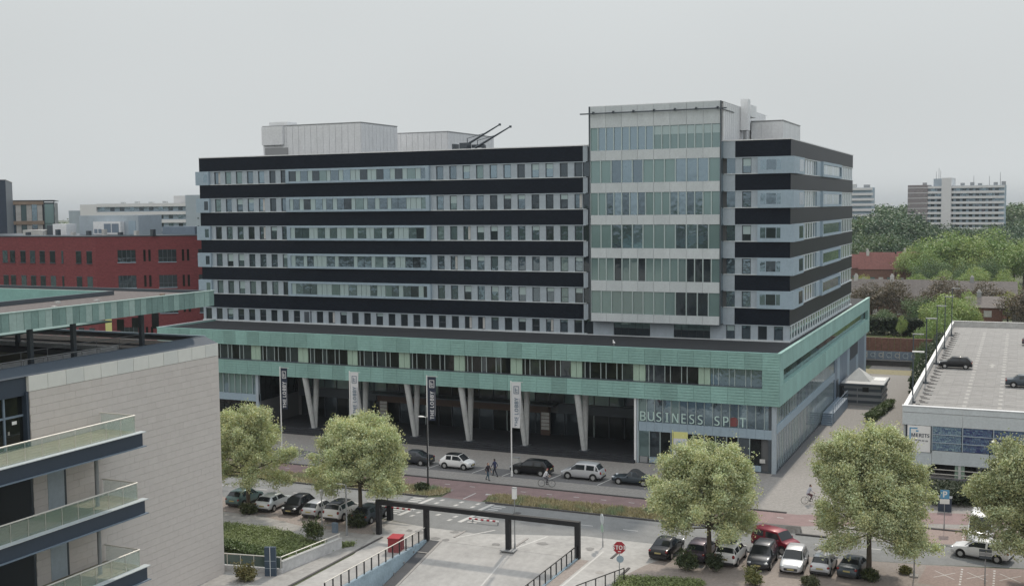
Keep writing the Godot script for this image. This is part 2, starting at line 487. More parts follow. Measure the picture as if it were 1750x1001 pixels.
	var bays := struct("brick_bays", flat([[16.9, 36.2], [25, 34.0], [40, 31.0], [40, 44], [16.6, 40.5]], 0.014, M.pavers_red))
	for i in 4:
		var x := 19.3 + i * 2.2
		for k in 7: put("bay_dash", flat([[x, 36.0 + k * 0.6 - i * 0.5], [x + 0.14, 36.0 + k * 0.6 - i * 0.5], [x + 0.14, 36.3 + k * 0.6 - i * 0.5], [x, 36.3 + k * 0.6 - i * 0.5]], 0.018, M.paint), bays)
		for s in [-1.0, 1.0]: put("cross_mark", flat([[x - 1.1 - 0.7 * s, 37.2 - i * 0.5], [x - 1.0 - 0.7 * s, 37.2 - i * 0.5], [x - 1.0 + 0.7 * s, 38.8 - i * 0.5], [x - 1.1 + 0.7 * s, 38.8 - i * 0.5]], 0.018 + 0.001 * s, M.paint), bays)
	var bays2 := struct("brick_bays", flat([[14.6, 26.0], [24, 23.5], [26, 27.6], [15.4, 30.6]], 0.014, M.pavers_red))
	put("kerb_strip", boxm(14.4, 19.4, 0, 0.1, 25.7, 25.95, M.kerb), bays2)
	for k in 6: put("bay_dash", flat([[19.0, 26.1 + k * 0.75], [19.13, 26.1 + k * 0.75], [19.13, 26.5 + k * 0.75], [19.0, 26.5 + k * 0.75]], 0.018, M.paint), bays2)
	# garage ramp
	var ramp := struct("garage_ramp", null)
	var rb := MB.new()
	var sl := 0.2
	rb.quad(Vector3(-19.85, -(75 - 44.3) * sl, 75), Vector3(-8.0, -(75 - 44.3) * sl, 75), Vector3(-8.0, 0, 44.3), Vector3(-19.85, 0, 44.3))
	ramp.mesh = rb.mesh(M.concrete)
	var gb := MB.new()
	gb.quad(Vector3(-21.0, -(75 - 44.3) * sl - 0.02, 75), Vector3(-19.95, -(75 - 44.3) * sl - 0.02, 75), Vector3(-19.95, -0.02, 44.3), Vector3(-21.0, -0.02, 44.3))
	put("gutter", gb.mesh(M.asphalt_dark), ramp)
	var kb := MB.new()
	kb.quad(Vector3(-19.95, -(75 - 44.3) * sl + 0.05, 75), Vector3(-19.75, -(75 - 44.3) * sl + 0.05, 75), Vector3(-19.75, 0.05, 44.3), Vector3(-19.95, 0.05, 44.3))
	kb.quad(Vector3(-19.75, -(75 - 44.3) * sl + 0.05, 75), Vector3(-19.75, -(75 - 44.3) * sl - 0.1, 75), Vector3(-19.75, -0.1, 44.3), Vector3(-19.75, 0.05, 44.3))
	put("kerb_strip", kb.mesh(M.kerb_pale), ramp)
	var lb := MB.new()
	lb.quad(Vector3(-13.6, -(62 - 45.6) * sl - 0.252, 62), Vector3(-13.45, -(62 - 45.6) * sl - 0.252, 62), Vector3(-13.45, -0.25, 45.6), Vector3(-13.6, -0.25, 45.6))
	put("lane_line", lb.mesh(M.paint), ramp)
	var pb := RandomNumberGenerator.new()
	pb.seed = 17
	# repairs, gullies and manhole covers
	for q in [[-48, 37.5, 3.2, 1.1, "asphalt_patch"], [-38, 33.6, 5.0, 0.9, "asphalt_patch"], [-15.0, 36.8, 2.4, 1.3, "asphalt_patch"], [-5.0, 33.2, 6.0, 0.8, "asphalt_patch"], [3.5, 36.0, 2.6, 1.0, "asphalt_patch2"], [11.5, 34.6, 3.0, 1.2, "asphalt_patch"], [17.8, 33.2, 2.0, 1.4, "asphalt_patch2"], [-30.5, 37.6, 1.6, 1.6, "asphalt_patch2"]]:
		var pts := []
		for k in 8: pts.append([q[0] + cos(k * TAU / 8) * q[2] * 0.5 * pb.randf_range(0.85, 1.15), q[1] + sin(k * TAU / 8) * q[3] * 0.5 * pb.randf_range(0.85, 1.15)])
		put("repair_patch", flat(pts, 0.0065, M[q[4]]), road)
	for q in [[-42.0, 38.2], [-17.5, 34.2], [-3.0, 37.3], [8.8, 35.2], [14.0, 32.6]]:
		var db := MB.new()
		db.tube(Vector3(q[0], 0.0, q[1]), Vector3(q[0], 0.012, q[1]), 0.36, 0.36, 14)
		put("manhole_cover", db.mesh(M.kerb), road)
	for q in [[-22.6, 43.0], [-9.0, 42.0], [-5.2, 47.0], [-23.0, 53.5]]:
		var db := MB.new()
		db.tube(Vector3(q[0], 0.0, q[1]), Vector3(q[0], 0.018, q[1]), 0.33, 0.33, 14)
		put("manhole_cover", db.mesh(M.kerb_pale), plaza)
	for i in 34:   # oil stains of the parking bays and the apron
		var c := Vector2(pb.randf_range(-2.0, 14.5), pb.randf_range(39.5, 44.5)) if i < 14 else (Vector2(pb.randf_range(-44, -29), pb.randf_range(40.5, 44.5)) if i < 24 else Vector2(pb.randf_range(-24, -5), pb.randf_range(41.5, 44.0)))
		var rr := pb.randf_range(0.18, 0.5)
		var pts := []
		for k in 9: pts.append([c.x + cos(k * TAU / 9) * rr * pb.randf_range(0.6, 1.3), c.y + sin(k * TAU / 9) * rr * pb.randf_range(0.5, 1.1)])
		put("oil_stain", flat(pts, 0.0205 + 0.0002 * i, M.oil_stain), plaza)
	put("grating", boxm(-20.95, -20.0, -0.42, -0.395, 46.3, 46.45, M.kerb_pale), ramp)
	for x in [-21.25, -8.0]:
		var w := MB.new()
		w.box(x, x + 0.25 if x < -10 else x + 0.2, -7, 0.09, 44.35, 75)
		put("retaining_wall", w.mesh(M.ramp_wall), ramp)
	for k in 4: put("wall_fixing", boxm(-21.0, -20.93, -0.35 - 0.4 * k, -0.2 - 0.4 * k, 46.8 + k * 1.6, 46.95 + k * 1.6, M.grey_metal), ramp)

# ---------------------------------------------------------------- the office tower
const BT := [34.05, 30.4, 26.69, 22.99, 19.34, 15.68, 12.12]
const BB := [32.25, 28.62, 24.9, 21.25, 17.62, 13.85]
var rng := RandomNumberGenerator.new()

func pane_of(w: float, h: float, key: String) -> ArrayMesh:
	var k := "pane_%.2f_%.2f_%s" % [w, h, key]
	if not M.has(k): M[k] = boxm(-w / 2, w / 2, 0, h, -0.03, 0.0, M[key])
	return M[k]

func frame_of(w: float, h: float, t: float, key: String) -> ArrayMesh:
	var k := "frame_%.2f_%.2f_%s" % [w, h, key]
	if not M.has(k):
		var b := MB.new()
		b.box(-w / 2, -w / 2 + t, 0, h, 0.002, 0.07)
		b.box(w / 2 - t, w / 2, 0, h, 0.002, 0.07)
		b.box(-w / 2 + t, w / 2 - t, 0, t, 0.002, 0.06)
		b.box(-w / 2 + t, w / 2 - t, h - t, h, 0.002, 0.06)
		M[k] = b.mesh(M[key])
	return M[k]

func window_at(T: Node, x: float, y: float, z: float, w: float, h: float, key: String, fkey := "frame_dark", called := "window"):
	var o := put(called, pane_of(w, h, key), T, Vector3(x, y, z), Vector3(rng.randf_range(-0.006, 0.006), rng.randf_range(-0.008, 0.008), 0))
	if fkey: put("frame", frame_of(w, h, 0.07, fkey), o)
	return o

func pick() -> String:
	var r := rng.randf()
	return "glass0" if r < 0.42 else ("glass1" if r < 0.66 else ("glass3" if r < 0.86 else "glass2"))

func office_tower():
	rng.seed = 5
	var T := thing("office_tower", "long seven-storey office block of black brick bands and grey window strips with a glazed bay", "office building")
	put("inner_wall", boxm(-79.4, -0.15, 0, 33.9, -49.3, -0.35, M.core), T)
	put("roof", boxm(-79.3, -0.25, 33.905, 33.95, -49.2, -0.3, M.roof_felt), T)
	var cp := MB.new()
	cp.box(-79.55, 0.05, 34.05, 34.16, -0.35, 0.05)
	cp.box(-0.35, 0.05, 34.05, 34.16, -49.6, -0.351)
	cp.box(-79.55, -79.2, 34.05, 34.16, -49.6, -0.351)
	put("coping", cp.mesh(M.white_metal), T)
	for i in 6:
		put("brick_band", boxm(-79.5, -23.9, BB[i], BT[i], -0.35, 0, M.dark_brick), T)
		put("brick_band", boxm(-6.03, 0, BB[i], BT[i], -0.35, 0, M.dark_brick), T)
		put("brick_band", boxm(-0.35, 0, BB[i], BT[i], -49.5, -0.352, M.dark_brick), T)
		put("brick_band", boxm(-79.5, -79.15, BB[i], BT[i], -49.5, -0.352, M.dark_brick), T)
		put("corner_panel", boxm(-23.88, -23.3, BB[i], BT[i], -0.35, -0.02, M.panel), T)
		put("corner_panel", boxm(-7.4, -6.05, BB[i], BT[i], -0.35, -0.02, M.panel), T)
		var y0: float = BT[i + 1]
		var y1: float = BB[i]
		var h := y1 - y0
		# thin ledges above and below each strip of windows
		for q in [[-79.5, -23.5], [-7.3, 0.06]]:
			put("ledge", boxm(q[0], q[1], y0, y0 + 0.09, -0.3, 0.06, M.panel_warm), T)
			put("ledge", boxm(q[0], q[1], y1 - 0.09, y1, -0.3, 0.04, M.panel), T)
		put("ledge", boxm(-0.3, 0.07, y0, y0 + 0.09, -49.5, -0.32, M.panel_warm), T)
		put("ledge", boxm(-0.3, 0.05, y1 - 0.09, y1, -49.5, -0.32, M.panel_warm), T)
		put("corner_window", boxm(-23.86, -22.7, y0 + 0.09, y1 - 0.09, -0.3, -0.2, M.glass3), T)
		put("corner_window", boxm(-7.0, -6.05, y0 + 0.09, y1 - 0.09, -0.3, -0.2, M.glass0), T)
		var wins := []
		if i < 5:
			for k in 7: wins.append(-76.53 + 1.8 * k)
			for k in 11: wins.append(-42.67 + 1.82 * k)
			wins.append(-4.77)
			var ends := [[-77.75, -65.2], [-44.0, -23.9], [-6.03, -3.5]]
			for e in ends:
				var x: float = e[0]
				for w in wins:
					if w < e[0] or w > e[1]: continue
					if w - 0.5 - x > 0.05: put("cladding_panel", boxm(x, w - 0.5, y0 + 0.09, y1 - 0.09, -0.3, -0.05, M.panel), T)
					x = w + 0.5
				put("cladding_panel", boxm(x, e[1], y0 + 0.09, y1 - 0.09, -0.3, -0.05, M.panel), T)
			# left corner oriel that wraps the edge
			var o := put("oriel", boxm(-79.95, -77.75, y0, y1 - 0.02, -3.0, 0.28, M.panel_blue), T)
			put("window", boxm(-78.6, -77.95, y0 + 0.35, y1 - 0.4, 0.2, 0.284, M[pick()]), o)
			# long shallow oriel
			o = put("oriel", boxm(-65.2, -44.0, y0, y0 + 0.27, -0.3, 0.34, M.panel_blue), T)
			put("head", boxm(-65.2, -44.0, y1 - 0.27, y1, -0.3, 0.34, M.panel_blue), o)
			put("jamb", boxm(-65.2, -64.72, y0 + 0.27, y1 - 0.27, -0.3, 0.34, M.panel_blue), o)
			put("jamb", boxm(-44.48, -44.0, y0 + 0.27, y1 - 0.27, -0.3, 0.34, M.panel_blue), o)
			var x2 := -64.7
			var frost := false
			while x2 < -44.55:
				frost = not frost if rng.randf() < 0.82 else frost
				var wd := minf(rng.randf_range(0.55, 0.8) if frost else rng.randf_range(0.95, 1.25), -44.5 - x2)
				put("frosted_pane" if frost else "pane", boxm(x2, x2 + wd - 0.05, y0 + 0.27, y1 - 0.27, 0.12, 0.2 + rng.randf() * 0.01, M.frosted if frost else M[pick()]), o)
				x2 += wd
			# right corner oriel
			o = put("oriel", boxm(-3.5, 0.42, y0, y1 - 0.02, -6.2, 0.3, M.panel_blue), T)
			put("window", boxm(-3.2, -2.62, y0 + 0.42, y1 - 0.35, 0.2, 0.304, M.glass1), o)
			put("window", boxm(-2.55, -1.5, y0 + 0.42, y1 - 0.35, 0.2, 0.304, M.glass3 if i > 1 else M.glass0), o)
			put("window", boxm(-1.43, -1.0, y0 + 0.42, y1 - 0.35, 0.2, 0.304, M.glass1), o)
			put("side_window", boxm(0.3, 0.424, y0 + 0.3, y1 - 0.25, -5.6, -3.1, M.glass0), o)
		else:
			for k in 31: wins.append(-78.6 + 1.8 * k)
			for k in [-6.5, -4.75, -2.95, -1.2]: wins.append(k)
			for e in [[-79.5, -23.9], [-7.35, 0.0]]:
				var x: float = e[0]
				for w in wins:
					if w < e[0] or w > e[1]: continue
					if w - 0.5 - x > 0.05: put("cladding_panel", boxm(x, w - 0.5, y0 + 0.09, y1 - 0.09, -0.3, -0.05, M.panel), T)
					x = w + 0.5
				if e[1] - x > 0.05: put("cladding_panel", boxm(x, e[1], y0 + 0.09, y1 - 0.09, -0.3, -0.05, M.panel), T)
			var d := put("door", boxm(-63.1, -62.1, 11.4, y1 - 0.09, -0.28, 0.02, M.panel), T)
			put("leaf", boxm(-62.98, -62.22, 11.5, y1 - 0.2, 0.0, 0.04, M.frame_dark), d)
		for w in wins:
			var wo: Node3D = window_at(T, w, y0 + 0.1, -0.2, 1.0, h - 0.2, pick() if i < 5 or rng.randf() < 0.3 else "glass3")
			var rb := rng.randf()
			if rb < 0.28: put("blind", boxm(-0.42, 0.42, (h - 0.2) * rng.randf_range(0.4, 0.8), h - 0.28, 0.0, 0.008, M.frosted), wo)
			elif rb < 0.36: put("curtain", boxm(0.1, 0.4, 0.08, h - 0.28, 0.0, 0.008, M.off_white), wo)
			elif rb < 0.5: put("transom", boxm(-0.43, 0.43, 0.62, 0.68, 0.0, 0.04, M.frame_dark), wo)
		# the right-hand flank: the same strips, seen at a glancing angle
		var gl := MB.new()
		var fr := MB.new()
		var zs := []
		if i < 5:
			for k in 6: zs.append(-7.2 - 1.72 * k)
			for k in 8: zs.append(-36.6 - 1.72 * k)
			put("oriel_return", boxm(-0.2, 0.1, y0 + 0.09, y1 - 0.09, -19.65, -16.9, M.panel_blue), T)
			var o := put("oriel", boxm(0.0, 0.4, y0, y0 + 0.3, -35.7, -19.65, M.panel_blue), T)
			put("head", boxm(0.0, 0.4, y1 - 0.35, y1, -35.7, -19.65, M.panel_blue), o)
			put("jamb", boxm(0.0, 0.4, y0 + 0.3, y1 - 0.35, -20.1, -19.65, M.panel_blue), o)
			put("jamb", boxm(0.0, 0.4, y0 + 0.3, y1 - 0.35, -35.7, -35.3, M.panel_blue), o)
			for k in 8: put("pane", boxm(0.1, 0.25, y0 + 0.3, y1 - 0.35, -35.3 + k * 1.9, -33.46 + k * 1.9, M.glass2 if k % 3 else M.glass1), o)
		else:
			for k in 28: zs.append(-0.95 - 1.75 * k)
		for z in zs:
			gl.box(-0.25, -0.12, y0 + 0.1, y1 - 0.1, z - 0.55, z + 0.55)
			fr.box(-0.25, -0.09, y0 + 0.09, y1 - 0.09, z + 0.55, z + 0.85)
			fr.box(-0.25, -0.09, y0 + 0.09, y1 - 0.09, z - 0.85, z - 0.55)
		put("flank_glazing", gl.mesh(M.glass2 if i % 2 else M.glass1), T).set_meta("kind", "stuff")
		put("flank_piers", fr.mesh(M.panel_warm), T).set_meta("kind", "stuff")
	# the glazed bay
	var bay := [[35.96, 38.38], [32.24, 33.37], [28.57, 29.69], [24.93, 26.02], [21.11, 22.25], [17.33, 18.52], [13.79, 14.73]]
	put("bay_core", boxm(-22.55, -7.55, 13.85, 38.2, -23.4, 0.55, M.core), T)
	for j in 7:
		for k in 8:
			var x := -22.6 + k * 1.8875
			put("spandrel_panel", boxm(x + 0.012, x + 1.8755, bay[j][0], bay[j][1], 0.5, 1.0 + 0.004 * (k % 2), M.panel_warm if rng.randf() < 0.6 else M.panel_warm2), T)
		if j == 6: break
		var y0: float = bay[j + 1][1]
		var y1: float = bay[j][0]
		var cnt := 16 if j % 2 == 0 else 12
		var wd := 15.1 / cnt
		var plan: String = ["gbbbbbbbmmmmmmmm", "ppdbdpppbbbp", "ppdbdbdpppbbdbpp", "ppddbpppdbdp", "pppdmmdppppmdddp", "ppmmmpppdddp"][j]
		for k in cnt:
			var run: String = {"p": "glass_green", "g": "glass_green", "b": "glass1", "m": "glass2", "d": "glass0" if j < 4 else "glass3"}[plan[k]]
			var p := put("window", pane_of(wd - 0.05, y1 - y0 - 0.02, run), T, Vector3(-22.6 + wd * (k + 0.5), y0 + 0.01, 0.86), Vector3(rng.randf_range(-0.008, 0.008), rng.randf_range(-0.01, 0.01), 0))
			if j == 0 and k > 7: put("blind", boxm(-wd / 2 + 0.05, wd / 2 - 0.05, 1.6, 2.5, 0.0, 0.006, M.frosted), p)
			put("mullion", boxm(-wd / 2 - 0.055, -wd / 2 + 0.06, 0, y1 - y0 - 0.02, -0.05, 0.12, M.mullion), p)
	put("bay_edge", boxm(-22.76, -22.62, 13.8, 38.42, 0.0, 1.06, M.frame_dark), T)
	put("bay_edge", boxm(-7.48, -7.36, 13.8, 38.42, 0.9, 1.06, M.frame_dark), T)
	put("bay_flank", boxm(-7.55, -7.38, 13.9, 34.0, 0.0, 0.88, M.glass1), T)
	put("bay_soffit", boxm(-22.6, -7.5, 13.72, 13.785, 0.0, 0.98, M.frame_dark), T)
	var rail := put("light_rail", boxm(-23.7, -6.7, 37.5, 37.64, 1.25, 1.4, M.frame_dark), T)
	for k in 7: put("bracket", boxm(-22.2 + k * 2.4, -22.05 + k * 2.4, 37.55, 37.8, 1.0, 1.4, M.frame_dark), rail)
	for k in 24: put("cladding_rib", boxm(-7.56, -7.4, 34.1, 38.36, -1.0 - k * 0.95, -0.15 - k * 0.95, M.white_metal), T)
	put("rail_return", boxm(-7.4, -7.3, 37.5, 37.58, -5.0, 0.6, M.frame_dark), T)
	put("bay_roof", boxm(-22.6, -7.4, 38.38, 38.44, -23.5, 1.0, M.white_metal), T)
	# below the bay: recessed wall with two broad windows
	for q in [[-22.7, -20.2], [-15.8, -13.0], [-8.8, -7.35]]: put("cladding_panel", boxm(q[0], q[1], 12.12, 13.75, -0.3, -0.04, M.panel), T)
	for q in [-20.15, -12.98]:
		for k in 5:
			put("window", boxm(q + k * 0.86, q + 0.82 + k * 0.86, 12.15, 12.95, -0.3, -0.2, M.glass3), T)
			put("window", boxm(q + k * 0.86, q + 0.82 + k * 0.86, 13.0, 13.72, -0.3, -0.2, M.glass2), T)
	put("ledge", boxm(-23.5, -7.3, 12.0, 12.12, -0.3, 0.06, M.panel_warm), T)
	put("base_ledge", boxm(-79.55, -23.5, 11.95, 12.118, -0.3, 0.09, M.panel_warm), T)
	put("base_ledge", boxm(-7.3, 0.09, 11.95, 12.118, -0.3, 0.09, M.panel_warm), T)
	put("base_ledge", boxm(-0.3, 0.09, 11.95, 12.118, -49.5, -0.301, M.panel_warm), T)
	# plant rooms on the roof
	for q in [[-74.8, -58.8, 38.6, -8.2, -18.0], [-65.0, -53.4, 38.0, -23.2, -39.0], [-7.2, -3.45, 37.0, -13.4, -25.0]]:
		var P := put("plant_room", boxm(q[0], q[1], 33.95, q[2], q[4], q[3], M.white_metal), T)
		var cnt := int((q[1] - q[0]) / 0.95)
		var wd: float = (q[1] - q[0]) / cnt
		for k in cnt: put("cladding_panel", boxm(q[0] + k * wd + 0.04, q[0] + (k + 1) * wd - 0.04, 34.0, q[2] - 0.15, q[3], q[3] + 0.06, M.white_metal), P)
		cnt = int((q[3] - q[4]) / 0.95)
		wd = (q[3] - q[4]) / cnt
		for k in cnt: put("cladding_panel", boxm(q[1], q[1] + 0.06, 34.0, q[2] - 0.15, q[4] + k * wd + 0.04, q[4] + (k + 1) * wd - 0.04, M.white_metal), P)
		put("cap", boxm(q[0] - 0.05, q[1] + 0.1, q[2], q[2] + 0.1, q[4], q[3] + 0.1, M.grey_metal), P)
	put("roof_duct", boxm(-74.7, -71.2, 36.0, 38.55, -8.1, -7.7, M.white_metal), T)
	put("roof_duct", boxm(-74.0, -71.0, 38.7, 39.2, -11.0, -8.6, M.white_metal), T)
	put("roof_door", boxm(-74.4, -70.6, 33.95, 35.6, -8.1, -8.0, M.grey_metal), T)
	var fl := MB.new()
	fl.tube(Vector3(-6.9, 34.0, -8.6), Vector3(-6.9, 35.9, -8.6), 0.2, 0.2)
	put("drain_pipe", fl.mesh(M.grey_metal), T)
	put("flue", boxm(-7.35, -6.5, 35.7, 39.3, -9.6, -8.2, M.white_metal), T)
	put("flue", boxm(-7.3, -6.6, 37.4, 38.8, -13.5, -10.4, M.white_metal), T)
	# roof crane for window cleaning, stands on the roof: a thing of its own
	var C := thing("roof_crane", "dark twin-boom window cleaning crane resting on the flat roof edge", "crane", Vector3(-42.3, 33.95, -6.5))
	var cb := MB.new()
	cb.box(-1.2, 0.6, 0, 0.4, -1, 1); cb.box(-0.5, 0.5, 0.4, 1.3, -0.7, 0.7); cb.box(-1.6, -1.2, 0.1, 1.2, -0.6, 0.6); cb.box(0.6, 2.4, 0.7, 1.1, -0.9, -0.6); cb.box(2.1, 2.5, 0, 1.0, -0.9, -0.4)
	put("carriage", cb.mesh(M.frame_dark), C)
	for s in [0.0, 1.0]:
		var bb := MB.new()
		var a := Vector3(-0.2 + s * 2.0, 1.0 - s * 0.4, -0.4 + s * 1.2)
		var e := a + Vector3(4.9, 2.5, 0.0)
		bb.tube(a, e, 0.16, 0.08, 6)
		bb.tube(a + Vector3(0.3, 0.9, 0), a + (e - a) * 0.62, 0.04, 0.04, 5)
		bb.tube(a + Vector3(0.3, 0.1, 0), a + Vector3(0.3, 0.95, 0), 0.06, 0.05, 5)
		bb.box(e.x - 0.12, e.x + 0.12, e.y - 0.15, e.y + 0.12, e.z - 0.12, e.z + 0.12)
		put("boom", bb.mesh(M.frame_dark), C)

func board_panel(w: float, h: float, rows: int, key: String) -> ArrayMesh:   # a copper panel of narrow boards with open joints
	var k := "bp_%.2f_%.2f_%d_%s" % [w, h, rows, key]
	if not M.has(k):
		var b := MB.new()
		var s := h / rows
		for r in rows: b.box(0.012, w - 0.012, r * s + 0.026, (r + 1) * s - 0.026, -0.05, 0.012 * (r % 2))
		b.box(0.0, w, 0, h, -0.12, -0.06)
		M[k] = b.mesh(M[key])
	return M[k]

func office_podium():
	rng.seed = 9
	var T := thing("copper_podium", "two-storey green copper podium on white slanted columns below the office block", "building")
	var zf := 11.5
	put("inner_wall", boxm(-77.4, 0.5, 0.5, 12.0, -62, 2.7, M.core), T)
	put("floor_deck", boxm(-77.4, 0.5, 6.95, 12.0, 2.7, 10.9, M.core), T)
	put("flank_wall", boxm(-13.9, 0.58, 0.1, 6.9, -62, 10.8, M.core), T)
	put("flank_wall", boxm(-77.4, -62.4, 0.1, 6.9, 2.7, 10.8, M.core), T)
	put("roof", boxm(-77.3, 1.0, 12.005, 12.03, -61.8, zf - 0.3, M.roof_felt), T)
	# copper panels of the front
	for k in 45:
		var w := 1.75
		var x := 1.17 - (k + 1) * w
		if x < -77.7: break
		var key := "teal%d" % rng.randi_range(0, 3)
		put("copper_panel", board_panel(w, 1.68, 6, key), T, Vector3(x, 10.52, zf))
		key = "teal%d" % rng.randi_range(0, 3)
		put("copper_panel", board_panel(w, 1.8, 6, key), T, Vector3(x, 6.9, zf))
		if k < 1: put("copper_panel", board_panel(w, 1.82, 6, "teal1"), T, Vector3(x, 8.7, zf))
	put("coping", boxm(-77.65, 1.2, 12.2, 12.27, zf - 0.3, zf + 0.04, M.teal2), T)
	put("coping", boxm(0.9, 1.25, 12.2, 12.275, -62, zf - 0.3, M.teal2), T)
	put("coping", boxm(-77.7, -77.4, 12.2, 12.275, -62, zf - 0.3, M.white_metal), T)
	put("parapet", boxm(-77.6, -77.4, 11.9, 12.2, -62, zf - 0.12, M.teal1), T)
	put("copper_flank", boxm(-77.6, -77.4, 6.9, 11.9, -62, zf - 0.1, M.teal1), T)
	put("parapet", boxm(-77.4, 1.0, 11.9, 12.2, zf - 0.25, zf - 0.12, M.roof_felt), T)
	put("sill", boxm(-77.4, -0.6, 8.66, 8.72, zf - 0.5, zf + 0.05, M.frame_dark), T)
	# copper right flank with its long slot
	for k in 30:
		var z := 11.36 - (k + 1) * 2.45
		put("copper_panel", boxm(1.05, 1.17 + 0.003 * (k % 2), 10.42, 12.2, z + 0.008, z + 2.442, M["teal%d" % [0, 2, 0, 1][rng.randi_range(0, 3)]]), T)
		put("copper_panel", boxm(1.05, 1.17 + 0.003 * (k % 2), 6.9, 8.95, z + 0.008, z + 2.442, M["teal%d" % [0, 2, 0, 1][rng.randi_range(0, 3)]]), T)
	put("copper_end", boxm(1.04, 1.168, 8.95, 10.42, 9.4, 11.38, M.teal0), T)
	put("copper_end", boxm(0.72, 1.168, 6.9, 12.2, -62.2, -60.1, M.teal1), T)
	put("slot_sill", boxm(0.6, 1.16, 8.9, 8.94, -60, 9.4, M.teal2), T)
	for k in 33: put("slot_window", boxm(0.55, 0.62, 8.95, 10.42, -60 + k * 2.1, -57.95 + k * 2.1, M.glass2 if k % 3 else M.glass0), T)
	# window groups between the copper bands, with pale green panels between them
	var edges := [[-5.95, -0.65], [-12.86, -7.2], [-19.96, -14.22], [-26.97, -21.25], [-34.0, -28.38], [-41.07, -35.37], [-48.07, -42.5], [-54.98, -49.44], [-61.89, -56.41], [-68.9, -63.29], [-75.9, -70.2]]
	for gi in edges.size():
		var e: Array = edges[gi]
		var cuts := [0.0, 0.06, 0.16, 0.37, 0.475, 0.685, 0.79, 1.0]
		for k in 7:
			var x0 := lerpf(e[0], e[1], cuts[k])
			var x1 := lerpf(e[0], e[1], cuts[k + 1])
			var p := put("window", boxm(x0 + 0.03, x1 - 0.03, 8.72, 10.5, 10.95, 11.0 + rng.randf() * 0.01, M[["glass3", "deep_glass", "deep_glass"][rng.randi_range(0, 2)]] if gi > 0 else M.glass1), T)
			if k > 0: put("mullion", boxm(x0 - 0.035, x0 + 0.035, 8.72, 10.5, 10.95, 11.1, M.mullion), p)
		if gi + 1 < edges.size():
			var a: float = edges[gi + 1][1]
			for k in 2:
				var wd: float = (e[0] - a) / 2
				put("pale_panel", boxm(a + k * wd + 0.02, a + (k + 1) * wd - 0.02, 8.72, 10.5, 10.9, 11.12, M.pale_green), T)
	# slanted twin columns
	for k in 6:
		var base := Vector3(-20.25 - 7.0 * k, 0.5, 9.7)
		var c := put("column", null, T)
		var b := MB.new()
		b.tube(base + Vector3(-0.02, 0, 0.12), base + Vector3(-0.3, 6.5, 1.35), 0.27, 0.36, 12)
		c.mesh = b.mesh(M.column)
		b = MB.new()
		b.tube(base + Vector3(0.02, 0, -0.12), base + Vector3(-0.25, 6.5, -1.1), 0.26, 0.36, 12)
		put("column_leg", b.mesh(M.column), c)
		put("foot", boxm(base.x - 0.5, base.x + 0.5, 0.5, 0.56, base.z - 0.6, base.z + 0.6, M.frame_dark), c)
	# lobby steps
	for k in 4: put("step", boxm(-62.2, -13.95, 0.0, 0.14 + 0.13 * k, 2.7, 11.7 - 0.42 * k, M.step), T)
	# lobby front in the shade of the overhang
	put("lobby_wall", boxm(-62.2, -14, 0.5, 6.9, 2.3, 2.75, M.core), T)
	put("fascia", boxm(-50.0, -27.0, 3.1, 4.0, 2.75, 3.6, M.wood), T)
	put("canopy", boxm(-50.5, -26.0, 4.05, 4.22, 2.75, 4.6, M.frame_dark), T)
	put("fascia", boxm(-26.0, -14.0, 3.1, 4.2, 2.75, 3.0, M.frame_dark), T)
	put("fascia", boxm(-62.0, -50.5, 3.1, 4.2, 2.75, 3.0, M.frame_dark), T)
	for k in 26:
		var x := -61.8 + k * 1.83
		var p := put("lobby_window", boxm(x, x + 1.72, 4.3, 6.7, 2.75, 2.85, M[["glass3", "glass2", "deep_glass", "glass_green"][rng.randi_range(0, 3)]]), T)
		put("mullion", boxm(x + 1.73, x + 1.81, 4.3, 6.7, 2.75, 2.95, M.frame_dark), p)
		p = put("lobby_door", boxm(x, x + 1.72, 0.55, 3.05, 2.75, 2.83, M[["deep_glass", "glass3"][rng.randi_range(0, 1)]]), T)
		put("mullion", boxm(x + 1.73, x + 1.81, 0.55, 3.05, 2.75, 2.93, M.mullion if k % 3 == 0 else M.frame_dark), p)
	for q in [[-27.9, -26.7], [-49.6, -48.4]]:
		var p := put("tenant_board", boxm(q[0], q[1], 0.55, 3.2, 3.7, 3.8, M.wood), T)
		for k in 5: put("name_plate", boxm(q[0] + 0.1, q[1] - 0.1, 1.2 + k * 0.42, 1.55 + k * 0.42, 3.8, 3.82, M.off_white), p)
	# left glazed corner on the ground floor
	for k in 17:
		var x := -77.4 + k * 0.885
		var p := put("window", boxm(x + 0.03, x + 0.85, 4.45, 6.9, 10.95, 11.02 + rng.randf() * 0.01, M[["glass2", "glass1", "glass_green"][rng.randi_range(0, 2)]]), T)
		put("mullion", boxm(x - 0.03, x + 0.03, 4.45, 6.9, 10.95, 11.15, M.mullion), p)
		put("window", boxm(x + 0.03, x + 0.85, 0.3, 3.5, 10.9, 10.98, M.deep_glass), T)
	put("spandrel", boxm(-77.4, -62.35, 3.55, 4.42, 10.7, 11.12, M.panel_blue), T)
	put("corner_post", boxm(-62.75, -62.35, 0, 6.88, 10.8, 11.16, M.panel), T)
	for k in 8: put("return_window", boxm(-62.42, -62.3, 3.6, 6.8, 2.9 + k * 0.98, 3.82 + k * 0.98, M.deep_glass), T)
	# right glazed corner with the lettering
	for k in 16:
		var x := -13.62 + k * 0.882
		var p := put("window", boxm(x + 0.02, x + 0.86, 4.45, 6.88, 10.95, 11.05 + rng.randf() * 0.01, M[["glass2", "glass1", "glass1", "glass0"][rng.randi_range(0, 3)]]), T)
		put("mullion", boxm(x - 0.03, x + 0.03, 4.45, 6.88, 10.95, 11.16, M.mullion), p)
		put("spandrel", boxm(x + 0.008, x + 0.874, 3.46, 4.42, 10.8, 11.14, M.panel_blue), T)
